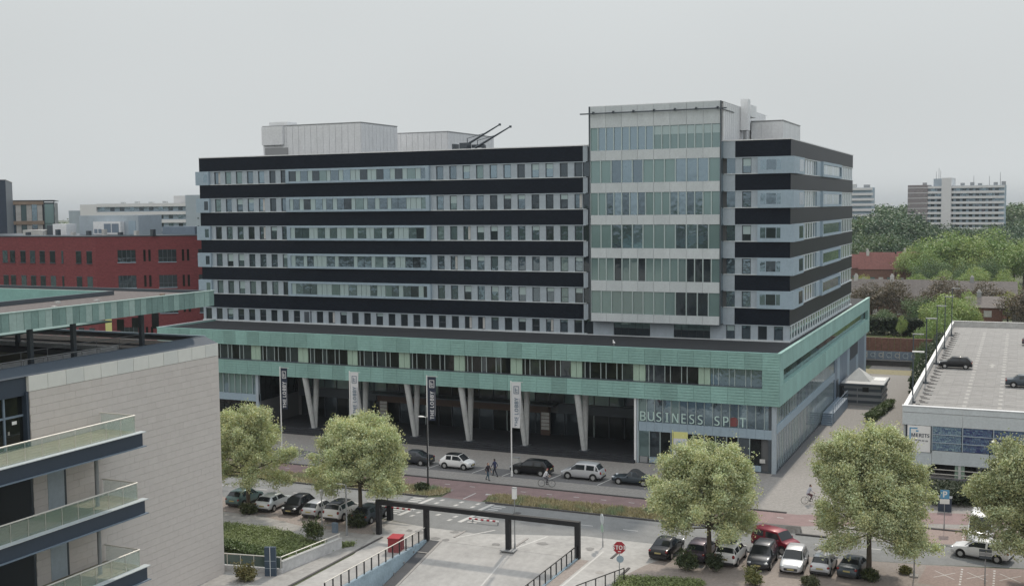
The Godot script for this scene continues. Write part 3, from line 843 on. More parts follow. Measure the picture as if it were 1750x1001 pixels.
	for k in 12:
		var x := -13.62 + k * 1.175
		if k == 11: continue
		var p := put("window", boxm(x + 0.03, x + 1.13, 0.72, 3.44, 10.9, 11.02, M[["deep_glass", "glass3"][k % 2]] if k else M.glass2), T)
		put("mullion", boxm(x - 0.035, x + 0.035, 0.1, 3.44, 10.9, 11.16, M.mullion), p)
		if k != 0 and k != 9: put("spandrel", boxm(x + 0.03, x + 1.14, 0.12, 0.7, 10.8, 11.12, M.panel_blue), T)
	put("notice_box", boxm(-13.5, -12.65, 0.1, 0.7, 11.0, 11.14, M.grey_metal), T)
	put("notice_box", boxm(-0.85, -0.3, 1.0, 1.4, 11.02, 11.08, M.off_white), T)
	var dr := put("door", boxm(-2.95, -1.9, 0.05, 3.4, 11.02, 11.1, M.frame_dark), T)
	put("handle", boxm(-2.1, -2.04, 0.9, 1.5, 11.1, 11.16, M.steel), dr)
	put("base_strip", boxm(-13.9, 0.72, 0, 0.1, 10.7, 11.15, M.frame_dark), T)
	put("corner_post", boxm(-14.1, -13.86, 0, 6.88, 10.8, 11.2, M.white_metal), T)
	put("corner_post", boxm(-13.8, -13.66, 0, 6.88, 10.8, 11.18, M.panel), T)
	put("corner_post", boxm(0.02, 0.3, 0, 6.88, 10.8, 11.12, M.frame_dark), T)
	put("corner_post", boxm(0.36, 0.76, 0, 6.88, 10.7, 11.2, M.panel), T)
	put("return_wall", boxm(-14.05, -13.9, 0.5, 6.9, 2.8, 10.8, M.deep_glass), T)
	var txt := "BUSINESS SPOT"
	for i in txt.length():
		if txt[i] == " ": continue
		var x := -13.62 + 0.882 * (i + 0.5)
		put("letter", lettering(txt[i], 1.28, M.red_print if txt[i] == "O" else M.letter), T, Vector3(x, 4.98, 11.08))
	put("letter_ground", boxm(-3.95, -3.25, 4.55, 5.4, 11.058, 11.066, M.red_print), T)
	# right flank below the copper
	var fin := MB.new()
	for k in 44:
		var z := 10.4 - k * 0.92
		if z < -28.2: break
		fin.box(0.62, 0.735, 4.85, 6.88, z - 0.04, z + 0.04)
		fin.box(0.62, 0.735, 0.25, 4.0, z - 0.04, z + 0.04)
		put("flank_window", boxm(0.6, 0.7, 4.86, 6.88, z - 0.86, z - 0.06, M[["glass2", "glass1", "glass_green"][rng.randi_range(0, 2)]]), T)
		put("flank_window", boxm(0.6, 0.7, 0.28, 3.98, z - 0.86, z - 0.06, M[["glass2", "glass1", "glass_green"][rng.randi_range(0, 2)]]), T)
	put("flank_fins", fin.mesh(M.panel), T).set_meta("kind", "stuff")
	put("spandrel", boxm(0.6, 0.82, 4.02, 4.84, -28.2, 10.7, M.panel_blue), T)
	put("base_strip", boxm(0.6, 0.78, 0, 0.24, -28.2, 10.7, M.frame_dark), T)
	for k in 14: put("metal_sheet", boxm(0.6, 0.76, 0.0, 6.88, -61.9 + k * 2.4, -59.53 + k * 2.4, M.blue_grey if k % 4 else M.panel_blue), T)
	put("flank_door", boxm(0.72, 0.82, 1.3, 3.6, -31.5, -29.9, M.frame_dark), T)
	put("flank_window", boxm(0.7, 0.79, 4.6, 6.6, -51.5, -43.0, M.frame_dark), T)
	# loading steps beside the flank
	var L := thing("loading_ramp", "grey steel loading steps with railing against the flank of the green podium", "steps", Vector3(0.85, 0, -16.5))
	put("platform", boxm(0, 1.35, 0, 1.25, -14, -1.6, M.blue_grey), L)
	for k in 5: put("step", boxm(0.02, 1.3, 0, 1.05 - 0.22 * k, -1.6 + 0.32 * k, -1.28 + 0.32 * k, M.blue_grey), L)
	var rr := MB.new()
	for s in [1.32]:
		rr.path([Vector3(s, 1.0, 0.3), Vector3(s, 2.25, -1.6), Vector3(s, 2.25, -14)], 0.035)
		rr.path([Vector3(s, 0.5, 0.3), Vector3(s, 1.75, -1.6), Vector3(s, 1.75, -14)], 0.025)
		for k in 8: rr.tube(Vector3(s, 0.0, -1.6 - k * 1.77), Vector3(s, 2.25, -1.6 - k * 1.77), 0.03, 0.03, 6)
		rr.tube(Vector3(s, 0, 0.3), Vector3(s, 1.0, 0.3), 0.03, 0.03, 6)
	put("railing", rr.mesh(M.blue_grey), L)

# ---------------------------------------------------------------- beige block with balconies, left
func beige_block():
	rng.seed = 31
	var T := thing("beige_stone_block", "beige stone-clad block with three glass balconies and a copper-edged canopy on its roof", "building")
	var X := -31.1
	put("inner_wall", boxm(-60, X - 0.12, 0, 17.0, 57.85, 75.3, M.joint), T)
	put("inner_wall", boxm(-60, X - 0.5, 13.0, 17.0, 75.3, 110, M.joint), T)
	put("inner_wall", boxm(-60, X - 3.6, 0, 13.0, 75.3, 110, M.stone2), T)
	put("end_wall", boxm(-60, X, 0, 17.3, 57.7, 57.85, M.stone1), T)
	# stone tiles of the long wall, 0.47 m courses
	var rest := MB.new()
	var spots := []
	for j in 35:
		var off := 0.45 if j % 2 else 0.0
		for i in 21:
			var z0 := maxf(57.72, 57.72 - off + i * 0.9)
			var z1 := minf(75.3, 57.72 - off + (i + 1) * 0.9)
			if z1 - z0 < 0.1: continue
			spots.append([z0, z1, 16.4 - (j + 1) * 0.47])
	spots.sort_custom(func(a, b): return a[2] - 0.001 * a[0] > b[2] - 0.001 * b[0])
	for n in spots.size():
		var q: Array = spots[n]
		var p := rng.randf() * 0.006
		if n < 300: put("stone_tile", boxm(X - 0.1, X + p, q[2] + 0.006, q[2] + 0.464, q[0] + 0.004, q[1] - 0.004, M["stone%d" % [0, 0, 1, 1, 2][rng.randi_range(0, 4)]]), T)
		else: rest.box(X - 0.1, X + p, q[2] + 0.006, q[2] + 0.464, q[0] + 0.004, q[1] - 0.004)
	put("lower_stone_tiles", rest.mesh(M.stone1), T).set_meta("kind", "stuff")
	for k in 12: put("coping_slab", boxm(X - 0.5, X + 0.02 + 0.004 * (k % 2), 16.42, 17.33, 57.7 + k * 1.47 + 0.016, 57.7 + (k + 1) * 1.47 - 0.016, M.cream if k % 3 else M.cream2), T)
	# sloping blue-grey roof edge, dark roof terrace
	var b := MB.new()
	b.quad(Vector3(X - 0.03, 17.34, 110), Vector3(X - 0.03, 17.34, 57.72), Vector3(X - 0.75, 17.85, 58.2), Vector3(X - 0.75, 17.85, 110))
	put("roof_edge", b.mesh(M.roof_metal), T)
	b = MB.new()
	b.quad(Vector3(X - 0.03, 17.34, 57.72), Vector3(-60, 17.34, 57.72), Vector3(-60, 17.85, 58.2), Vector3(X - 0.75, 17.85, 58.2))
	put("roof_edge", b.mesh(M.frame_dark), T)
	put("edge_trim", boxm(-60, X - 0.75, 17.78, 17.9, 58.15, 58.3, M.panel_blue), T)
	put("edge_trim", boxm(X - 0.95, X - 0.75, 17.78, 17.88, 58.3, 110, M.roof_metal), T)
	put("roof_floor", boxm(-60, X - 0.95, 16.9, 17.02, 58.3, 110, M.roof_felt), T)
	put("kerb_upstand", boxm(-52, -36.6, 17.02, 17.35, 62.0, 62.25, M.white_metal), T)
	put("kerb_upstand", boxm(-36.8, -36.55, 17.02, 17.35, 62.25, 84, M.white_metal), T)
	put("duckboard", boxm(-44, -37.2, 17.03, 17.12, 66, 84, M.deck_board), T)
	for q in [[-34.2, 63.5], [-34.5, 68.5], [-33.8, 72.0]]: put("roof_light", boxm(q[0] - 0.8, q[0] + 0.5, 17.02, 17.3, q[1], q[1] + 1.4, M.grey_metal), T)
	var rr := MB.new()
	for h in [17.55, 18.05]: rr.path([Vector3(-32.9, h, 66.0), Vector3(-32.9, h, 90)], 0.03, 5)
	for k in 14: rr.tube(Vector3(-32.9, 17, 66.0 + k * 1.6), Vector3(-32.9, 18.05, 66.0 + k * 1.6), 0.025, 0.025, 5)
	for h in [17.6, 18.1]: rr.path([Vector3(-35.8, h, 60.5), Vector3(-35.8, h, 90)], 0.03, 5)
	for k in 14: rr.tube(Vector3(-35.8, 17, 60.5 + k * 2.2), Vector3(-35.8, 18.1, 60.5 + k * 2.2), 0.025, 0.025, 5)
	for k in 3: rr.tube(Vector3(-32.9, 18.0, 76.5 + k), Vector3(-33.4, 17.0, 77.6 + k), 0.025, 0.025, 5)
	put("roof_railing", rr.mesh(M.grey_metal), T)
	for z in [62.2, 68.6, 72.2, 79.0, 86]:
		put("canopy_post", boxm(-34.34, -34.06, 17.0, 20.1, z - 0.14, z + 0.14, M.frame_dark), T)
		put("canopy_post", boxm(-46.34, -46.06, 17.0, 20.1, z - 0.14, z + 0.14, M.frame_dark), T)
	# canopy with copper fascia and a sunken opening
	var cx := -31.4
	put("canopy_slab", boxm(-37.6, cx - 0.09, 20.12, 20.95, 57.6, 110, M.roof_felt), T)
	put("canopy_slab", boxm(-64, -37.6, 20.12, 20.95, 57.62, 61.2, M.roof_felt), T)
	put("canopy_gravel", boxm(-37.6, cx - 0.2, 20.95, 20.99, 57.8, 110, M.gravel), T)
	put("canopy_gravel", boxm(-64, -37.6, 20.95, 20.99, 57.8, 61.2, M.gravel), T)
	put("canopy_rim", boxm(-37.75, -37.55, 20.1, 21.3, 61.2, 110, M.frame_dark), T)
	put("canopy_rim", boxm(-64, -37.75, 20.1, 21.25, 61.05, 61.25, M.teal3), T)
	put("canopy_rim", boxm(-64, cx - 0.1, 20.95, 21.2, 57.6, 57.75, M.frame_dark), T)
	put("lower_roof", boxm(-64, -37.76, 19.0, 19.1, 61.26, 110, M.patina3), T)
	for k in 60:
		put("copper_panel", boxm(cx - 0.1, cx + 0.012 * (k % 2), 20.08, 21.16, 57.6 + k * 0.55 + 0.012, 57.6 + (k + 1) * 0.55 - 0.012, M["patina%d" % rng.randi_range(0, 3)]), T)
	for k in 12: put("copper_panel", boxm(cx - 0.1 - (k + 1) * 0.55 + 0.012, cx - 0.1 - k * 0.55 - 0.012, 20.08, 21.16, 57.5, 57.6, M["patina%d" % rng.randi_range(0, 3)]), T)
	put("fascia_trim", boxm(cx - 0.2, cx + 0.05, 21.162, 21.22, 57.5, 110, M.patina2), T)
	for q in [[-34.0, 60.2], [-34.6, 66.0], [-33.5, 70.8], [-36.1, 68.0], [-35.4, 74.0], [-34.2, 77.0]]: put("roof_weight", boxm(q[0], q[0] + 0.3, 20.99, 21.12, q[1], q[1] + 0.25, M.off_white if q[1] > 65 else M.timber), T)
	# top-floor glazing left of the stone wall
	var gz := put("top_glazing", boxm(X - 0.5, X - 0.42, 13.1, 16.2, 75.35, 110, M.deep_glass), T)
	put("fascia", boxm(X - 0.6, X - 0.2, 16.2, 17.34, 75.31, 110, M.navy_metal), T)
	put("jamb", boxm(X - 0.45, X - 0.05, 13.0, 16.4, 75.31, 75.5, M.navy_metal), T)
	for z in [76.9, 78.4, 79.9, 82.2]: put("mullion", boxm(X - 0.42, X - 0.33, 13.1, 16.2, z - 0.06, z + 0.06, M.blue_grey), gz)
	put("transom", boxm(X - 0.42, X - 0.34, 14.95, 15.07, 75.5, 110, M.blue_grey), gz)
	put("spandrel", boxm(X - 0.42, X - 0.36, 13.1, 13.9, 78.5, 110, M.panel_blue), gz)
	var dd := put("terrace_door", boxm(X - 0.42, X - 0.36, 13.1, 14.95, 75.6, 76.8, M.deep_glass), T)
	put("handle", boxm(X - 0.36, X - 0.3, 14.0, 14.2, 76.6, 76.7, M.steel), dd)
	put("notice", boxm(X - 0.36, X - 0.355, 14.55, 14.75, 76.0, 76.35, M.white), dd)
	# balconies
	for k in 3:
		var y := 13.1 - 4.33 * k
		var B := put("balcony", boxm(X + 0.02, -28.0, y - 0.35, y - 0.03, 69.45, 110, M.navy_metal), T)
		put("edge_beam", boxm(-28.1, -27.9, y - 0.88, y - 0.03, 69.4, 110, M.navy_metal), B)
		put("edge_beam", boxm(X + 0.02, -28.1, y - 0.88, y - 0.351, 69.4, 69.6, M.navy_metal), B)
		put("flange", boxm(-28.25, -27.75, y - 0.029, y + 0.02, 69.2, 110, M.panel_warm2), B)
		put("flange", boxm(-28.1, -27.75, y - 0.94, y - 0.885, 69.2, 110, M.blue_grey), B)
		for i in 14:   # boards run along the balcony
			put("deck_board", boxm(X + 0.03 + i * 0.205, X + 0.22 + i * 0.205, y - 0.02, y + 0.03 + 0.004 * (i % 3), 69.6, 110, M.deck_board), B)
		for i in 18: put("glass_panel", boxm(-28.2, -28.185, y + 0.03, y + 1.06, 69.75 + i * 1.25, 70.97 + i * 1.25, M.clear_pane), B)
		for i in 2: put("glass_panel", boxm(X + 0.1 + i * 1.42, X + 1.5 + i * 1.42, y + 0.03, y + 1.06, 69.7, 69.715, M.clear_pane), B)
		var hr := MB.new()
		hr.tube(Vector3(-28.19, y + 1.1, 69.7), Vector3(-28.19, y + 1.1, 110), 0.05, 0.05, 8)
		hr.tube(Vector3(-28.19, y + 1.1, 69.7), Vector3(X, y + 1.1, 69.7), 0.04, 0.04, 8)
		for i in 18: hr.tube(Vector3(-28.15, y, 69.75 + i * 1.25), Vector3(-28.15, y + 1.08, 69.75 + i * 1.25), 0.014, 0.014, 5)
		put("handrail", hr.mesh(M.rail_light), B)
		if k < 2:
			for z in [71.9, 84.0]:
				var cb := MB.new()
				cb.tube(Vector3(-29.4, y - 4.3, z), Vector3(-29.4, y - 0.4, z), 0.13, 0.13, 12)
				put("column", cb.mesh(M.grey_metal), T)
			var ye := y - 4.33
			put("service_door", boxm(X - 0.05, X + 0.03, ye + 0.05, ye + 2.65, 72.9, 74.2, M.panel), T)
			put("door_trim", boxm(X - 0.05, X + 0.04, ye + 0.05, ye + 2.9, 72.75, 72.88, M.frame_dark), T)
			put("wall_lamp", boxm(X, X + 0.3, ye + 2.5, ye + 2.62, 71.7, 72.0, M.frame_dark), T)
	put("loggia_side", boxm(X - 3.6, X - 0.02, 0, 13.0, 75.3, 75.45, M.frame_dark), T)

# ---------------------------------------------------------------- red brick block behind it
func facade(parent: Node, origin: Vector3, turn: float):
	var o := Transform3D(Basis(Vector3.UP, turn), origin)
	return func(called: String, x0: float, x1: float, y0: float, y1: float, z0: float, z1: float, m: Material, par: Node = null):
		var b := MB.new()
		b.box(x0, x1, y0, y1, z0, z1)
		var n := put(called, b.mesh(m), parent if par == null else par)
		if par == null: n.transform = o
		return n

func red_building():
	var T := thing("red_brick_block", "red brick office block with small dark windows and grey plant on its flat roof", "building")
	var W := 23.4
	var A = facade(T, Vector3(-97.5, 0, 1), 0.0)
	A.call("brick_wall", -45.0, 0.0, 0.0, W, -14.0, 0.0, M.red_brick)
	A.call("coping", -45.0, 0.1, W, W + 0.15, -14.0, 0.08, M.frame_dark)
	var col := 0
	for x in [-17.6, -16.1, -14.0, -12.1, -10.2, -8.2, -6.3, -3.2, -1.2]:
		for y in [19.65, 16.0, 12.3, 8.6]:
			var narrow: bool = x == -6.3
			var wd := 0.18 if narrow else 0.5
			var n = A.call("window", x - wd, x + wd, y, y + 1.65, 0.0, 0.03, M.glass3 if col % 3 else M.glass0)
			A.call("sill", x - wd - 0.05, x + wd + 0.05, y - 0.1, y, 0.0, 0.12, M.frame_dark, n)
			A.call("head", x - wd - 0.03, x + wd + 0.03, y + 1.65, y + 1.75, 0.0, 0.06, M.frame_dark, n)
			col += 1
	var B = facade(T, Vector3(-97.5, 0, 1), 0.5)
	B.call("brick_wall", 0.0, 18.5, 0.0, W, -14.0, 0.0, M.red_brick)
	B.call("coping", 0.1, 18.6, W, W + 0.15, -14.0, 0.08, M.frame_dark)
	for y in [19.75, 16.1, 12.4, 8.7]:
		for x in [4.3, 10.0, 15.6]:
			var n = B.call("window", x - 1.25, x + 1.25, y, y + 1.75, 0.0, 0.03, M.glass3)
			for k in 3: B.call("mullion", x - 0.66 + k * 0.62, x - 0.58 + k * 0.62, y, y + 1.75, 0.03, 0.07, M.frame_dark, n)
			B.call("transom", x - 1.25, x + 1.25, y + 0.55, y + 0.62, 0.031, 0.06, M.frame_dark, n)
			B.call("sill", x - 1.3, x + 1.3, y - 0.1, y, 0.0, 0.1, M.panel_blue, n)
		for x in [6.8, 7.5, 12.2, 12.9]: B.call("slit_window", x - 0.16, x + 0.16, y + 0.1, y + 1.75, 0.0, 0.03, M.deep_glass)
	for q in [[1.2, 13.2, 15.6], [8.0, 10.2, 12.4], [3.1, 10.0, 11.6], [5.2, 10.4, 11.8]]: B.call("window", q[0] - 0.5, q[0] + 0.5, q[1], q[2], 0.0, 0.035, M.deep_glass)
	B.call("yellow_panel", 1.0, 1.9, 9.6, 11.9, 0.0, 0.04, M.yellow_cloth)
	# roof plant
	var R = put("plant_room", boxm(-106.8, -95.4, 23.5, 26.4, -10.5, -5.5, M.panel), T)
	put("door", boxm(-97.2, -95.9, 23.6, 25.6, -5.5, -5.44, M.panel_blue), R)
	put("grille_unit", boxm(-103.2, -98.0, 23.6, 25.5, -5.45, -4.6, M.white_metal), R)
	for k in 2: put("grille", boxm(-101.1 + k * 1.5, -99.8 + k * 1.5, 23.9, 25.2, -4.6, -4.56, M.blue_grey), R)
	for k in 2: put("vent", boxm(-103.0 + k * 0.8, -102.4 + k * 0.8, 23.8, 24.4, -4.6, -4.56, M.blue_grey), R)
	put("low_unit", boxm(-93.0, -87.0, 23.5, 24.7, -9.5, -7.8, M.blue_grey), T)
	put("roof_box", boxm(-110.6, -107.9, 23.5, 25.2, -6, -4, M.white_metal), T)
	put("roof_box", boxm(-112.0, -110.7, 23.5, 25.0, -5.5, -4.2, M.frame_dark), T)
	put("roof_box", boxm(-116.8, -112.2, 23.5, 24.3, -7, -4, M.off_white), T)
	for k in 9: put("roof_vent", boxm(-114.5 + k * 3.0, -114.0 + k * 3.0, 23.5, 24.0 + 0.2 * (k % 3), -3.0, -2.4, M.off_white if k % 2 else M.frame_dark), T)

func left_far_buildings():
	var T := thing("dark_clad_tower", "plain dark blue-grey tower block cut off by the left edge of the view", "building", Vector3(-131.0, 0, -14), 0.78)
	put("wall", boxm(-26, 0, 0, 32.3, -20, 0, M.navy_metal), T)
	for k in 13: put("wall_sheet", boxm(-26 + k * 2.0 + 0.02, -24.02 + k * 2.0, 0, 32.2, 0, 0.05, M.navy_metal), T)
	put("coping", boxm(-26.05, 0.06, 32.3, 32.42, -20, 0.08, M.grey_metal), T)
	# glazed building with orange timber bands
	T = thing("timber_band_offices", "glass office building with orange timber floor bands and pale curtains", "building", Vector3(-147.2, 0, -40), 0.76)
	put("inner_wall", boxm(-30, -0.1, 0, 28.8, -20, -0.2, M.frame_dark), T)
	for y in [28.4, 24.6, 20.8]: put("timber_band", boxm(-30, -1.8, y, y + 0.7, -0.3, 0.1, M.timber), T)
	for f in 2:
		for k in 14:
			var x := -2.6 - k * 0.95
			put("window" if k % 2 else "curtain", boxm(x - 0.45, x + 0.45, 21.5 + 3.8 * f, 24.6 + 3.8 * f, -0.2, -0.05, (M.glass1 if k % 4 == 1 else M.glass2) if k % 2 else M.off_white), T)
		put("corner_glass", boxm(-1.8, 0, 21.0 + 3.8 * f, 24.7 + 3.8 * f, -3, 0.0, M.glass_green), T)
	put("corner_post", boxm(-1.9, -1.75, 20, 29.2, -0.1, 0.12, M.frame_dark), T)
	put("corner_post", boxm(-0.1, 0.05, 20, 29.2, -0.1, 0.12, M.frame_dark), T)
	put("roof", boxm(-30, 0.1, 29.1, 29.25, -20, 0.15, M.frame_dark), T)
	# long white gallery flats
	var O := Vector3(-254.8, 0, -212.5)
	T = thing("white_gallery_flats", "long low white flats with open galleries far behind the red brick block", "flats", O, 0.42)
	put("wall", boxm(-41, -4, 0, 29.0, -12, -1.4, M.panel_blue), T)
	for k in 8:
		put("gallery", boxm(-37, -4, 28.4 - 3.0 * k, 29.6 - 3.0 * k, -1.4, 0, M.flat_white), T)
		for j in 9: put("window", boxm(-36 + j * 3.6, -34.4 + j * 3.6, 26.9 - 3.0 * k, 28.3 - 3.0 * k, -1.4, -1.35, M.glass3 if (j + k) % 3 else M.glass1), T)
	put("stair_tower", boxm(-4, 1.6, 0, 32.5, -12, 0.3, M.panel), T)
	put("stair_tower", boxm(-9, -4, 29.6, 32.3, -12, -2, M.flat_white), T)
	for k in 7: put("stair_window", boxm(0.2, 0.8, 29.5 - 2.9 * k, 30.0 - 2.9 * k, 0.3, 0.34, M.frame_dark), T)
	put("end_wall", boxm(-43, -37, 0, 29.4, -12, 0, M.flat_white), T)
	put("lower_wing", boxm(-48, -43, 0, 27.2, -14, -2, M.panel), T)
	for k in 5: put("roof_box", boxm(-30 + k * 5.2, -28.6 + k * 5.2, 29.6, 30.2 + 0.2 * (k % 2), -8, -6, M.off_white), T)

# ---------------------------------------------------------------- parking deck, right
func deck_building():
	rng.seed = 77
	var T := thing("parking_deck_building", "white two-level parking deck with blue mosaic panels and a roof of marked bays", "building")
	var zf := 6.6
	put("deck_slab", boxm(12.6, 60, 5.6, 6.0, -82, zf - 0.3, M.deck_slab), T)
	put("cap_panel", boxm(12.4, 18.0, 5.1, 6.95, zf - 0.3, zf, M.panel_warm), T)
	put("cap_panel", boxm(18.02, 23.6, 5.1, 6.95, zf - 0.3, zf, M.panel_warm), T)
	put("cap_panel", boxm(23.62, 60, 5.1, 6.95, zf - 0.3, zf, M.panel_warm), T)
	put("cap_trim", boxm(12.35, 60, 6.95, 7.02, zf - 0.4, zf + 0.06, M.white_metal), T)
	put("cap_line", boxm(12.38, 60, 6.35, 6.39, zf, zf + 0.03, M.grey_metal), T)
	put("parapet", boxm(12.4, 12.7, 5.0, 6.75, -82, zf - 0.31, M.off_white), T)
	put("parapet", boxm(12.4, 60, 5.6, 6.9, -82.3, -82, M.off_white), T)
	put("parapet_cap", boxm(12.35, 12.75, 6.75, 6.8, -82, zf - 0.41, M.white), T)
	put("parapet_cap", boxm(12.35, 60, 6.9, 6.96, -82.35, -81.95, M.white), T)
	put("side_wall", boxm(12.5, 12.7, 0, 5.0, -82, zf - 0.35, M.panel_warm2), T)
	put("back_wall", boxm(12.7, 60, 0, 5.6, -82, -81.8, M.core), T)
	put("floor_slab", boxm(12.7, 60, 1.9, 2.3, -40, -3, M.core), T)
	put("inner_wall", boxm(12.7, 60, 0, 5.6, -14, -13.8, M.core), T)
	put("parapet_panel", boxm(15.2, 60, 1.32, 2.65, zf - 0.25, zf - 0.02, M.panel_warm2), T)
	put("parapet_panel", boxm(12.5, 15.18, 1.0, 2.4, zf - 0.25, zf - 0.02, M.panel_warm2), T)
	# sign panel at the corner
	var S := put("sign_panel", boxm(12.9, 15.08, 2.45, 5.05, zf - 0.1, zf + 0.06, M.white), T)
	put("sign_frame", boxm(12.82, 12.9, 2.4, 5.1, zf - 0.1, zf + 0.1, M.frame_dark), S)
	put("sign_frame", boxm(15.08, 15.16, 2.4, 5.1, zf - 0.1, zf + 0.1, M.frame_dark), S)
	put("sign_mark", boxm(13.1, 13.22, 3.6, 4.85, zf + 0.06, zf + 0.07, M.sign_blue), S)
	put("sign_mark", boxm(13.22, 13.85, 4.73, 4.85, zf + 0.06, zf + 0.07, M.sign_blue), S)
	put("sign_mark", boxm(13.7, 13.95, 4.45, 4.6, zf + 0.06, zf + 0.07, M.sign_blue), S)
	put("letters", lettering("MERITS", 0.5, M.navy_metal, 0.012, "Droid Sans", 700), S, Vector3(14.12, 4.1, zf + 0.07))
	for k in 4: put("sign_line", boxm(13.6 + 0.33 * k, 13.86 + 0.33 * k, 3.55 - 0.02 * k, 3.7 - 0.02 * k, zf + 0.06, zf + 0.07, M.grey_metal), S)
	# mosaic panels: three rows of small glazed blocks each
	var tints := [Color(0.1, 0.16, 0.27), Color(0.16, 0.23, 0.33), Color(0.2, 0.3, 0.38), Color(0.04, 0.055, 0.17), Color(0.1, 0.13, 0.24), Color(0.26, 0.37, 0.42)]
	for p in 4:
		var x0 := 15.25 + p * 2.8
		var P := put("mosaic_panel", boxm(x0, x0 + 2.7, 2.68, 5.08, zf - 0.2, zf - 0.1, M.navy_metal), T)
		var b := MB.new()
		b.colored = true
		for j in 18:
			var i := 0
			var x := x0 + 0.03
			while x < x0 + 2.6:
				var w: float = [0.2, 0.26, 0.34][rng.randi_range(0, 2)]
				w = minf(w, x0 + 2.68 - x)
				var r := rng.randf()
				b.col = tints[(3 if r < 0.12 else (0 if r < 0.5 else (4 if r < 0.75 else 1))) if p > 0 else (2 if r < 0.4 else (1 if r < 0.75 else (5 if r < 0.87 else 0)))]
				b.box(x, x + w - 0.03, 2.72 + j * 0.131, 2.72 + j * 0.131 + 0.105, zf - 0.1, zf - 0.07 + 0.01 * rng.randf())
				x += w
				i += 1
		put("mosaic_blocks", b.mesh(M.painted), P).set_meta("kind", "stuff")
		for y in [3.48, 4.28]: put("rail", boxm(x0, x0 + 2.7, y - 0.03, y + 0.03, zf - 0.06, zf, M.panel), P)
		put("post", boxm(x0 - 0.07, x0 + 0.02, 2.65, 5.1, zf - 0.1, zf + 0.02, M.panel), P)
	# open lower level
	for y in [0.45, -0.0]: put("guard_rail", boxm(15.3, 60, y + 0.3, y + 0.38, zf - 0.15, zf - 0.08, M.rail_light), T)
	for x in [17.8, 23.4, 29]:
		put("pier", boxm(x - 0.45, x + 0.45, 0, 1.32, zf - 0.9, zf - 0.3, M.pale_green), T)
		put("brace", boxm(x - 0.12, x + 0.12, 0, 1.32, zf - 0.3, zf - 0.05, M.off_white), T)
	# painted bays on the roof
	for k in 30:
		var z := 4.4 - k * 2.65
		put("bay_line", boxm(13.2, 17.6, 6.0, 6.006, z - 0.05, z + 0.05, M.deck_paint), T)
		put("bay_line", boxm(21.4, 26.4, 6.0, 6.006, z - 0.05, z + 0.05, M.deck_paint), T)
		for q in [17.62, 21.0]: put("bay_end", boxm(q, q + 0.4, 6.0, 6.007, z - 0.5, z + 0.5, M.deck_paint), T)
		for j in 3: put("wheel_stop", boxm(13.1 + j * 0.12 + (k % 2) * 0.1, 13.55 + j * 0.35, 6.0, 6.05, z + 0.5 + j * 0.7, z + 0.62 + j * 0.7, M.kerb), T)
	for q in [[19.8, -33.5]]:
		put("arrow", flat([[q[0] - 0.5, q[1]], [q[0], q[1] - 1.8], [q[0] + 0.5, q[1]], [q[0] + 0.16, q[1]], [q[0] + 0.16, q[1] + 2], [q[0] - 0.16, q[1] + 2], [q[0] - 0.16, q[1]]], 6.008, M.deck_paint), T)
	for k in 6: put("slab_joint", boxm(13, 60, 6.0, 6.004, -2 - k * 13.3, -1.92 - k * 13.3, M.kerb), T)

func shed_and_wall():
	var T := thing("striped_kiosk", "low grey banded pavilion with white pyramid roof light beside the office flank", "pavilion", Vector3(1.25, 0, -32.3))
	put("wall", boxm(0.2, 5.0, 0, 2.7, -7, 0, M.grey_metal), T)
	for k in 3: put("band", boxm(0.0, 5.1, 0.35 + k * 0.8, 0.72 + k * 0.8, -7.1, 0.08, M.frame_dark), T)
	put("roof", boxm(-0.3, 5.4, 2.7, 2.95, -7.3, 0.35, M.frame_dark), T)
	put("roof_sheet", boxm(-0.2, 5.3, 2.95, 2.99, -7.2, 0.25, M.grey_metal), T)
	put("white_sheet", boxm(3.6, 5.1, 2.99, 3.02, -6.0, -3.5, M.white), T)
	put("window", boxm(2.6, 3.4, 1.9, 2.5, 0.0, 0.1, M.deep_glass), T)
	put("post", boxm(1.9, 2.0, 0, 2.7, 0.09, 0.15, M.grey_metal), T)
	var b := MB.new()
	var ap := Vector3(1.6, 4.6, -4.0)
	var q := [Vector3(0.0, 2.99, -1.9), Vector3(3.4, 2.99, -1.9), Vector3(3.4, 2.99, -6.1), Vector3(0.0, 2.99, -6.1)]
	for i in 4: b.tri(q[i], q[(i + 1) % 4], ap)
	put("roof_light", b.mesh(M.off_white), T)
	# graffiti wall along the railway
	T = thing("graffiti_wall", "reddish slatted trackside wall with pale graffiti lettering along its lower half", "wall", Vector3(-6, 0, -72.5))
	put("base", boxm(-14, 18, 0, 0.9, -0.5, 0.15, M.kerb), T)
	put("ledge", boxm(-14, 18, 0.9, 1.05, -0.5, 0.3, M.grey_metal), T)
	for k in 32: put("wall_panel", boxm(-14 + k + 0.03, -13.03 + k, 1.05, 4.7, -0.4, 0.02 * (k % 2), M.house_brick), T)
	put("painted_band", boxm(-14, 18, 1.1, 2.5, 0.021, 0.04, M.blue_grey), T)
	rng.seed = 3
	for k in 9:
		var gb := MB.new()
		gb.ring(Vector3(4.0 + k * 1.3, 1.8, 0.05), Vector3.BACK, 0.3 + 0.12 * rng.randf(), 0.07, 12, 4)
		gb.box(4.3 + k * 1.3, 4.42 + k * 1.3, 1.2, 2.4, 0.04, 0.06)
		put("graffiti", gb.mesh(M.off_white if k % 2 else M.panel), T)
	struct("trackside_lawn", flat([[-60, -74], [12.2, -74], [12.2, -118], [-60, -118]], 0.012, M.lawn))
	struct("yellow_path", flat([[-10, -62.5], [11.5, -62.5], [11.5, -68], [-10, -68]], 0.016, M.dry_grass))

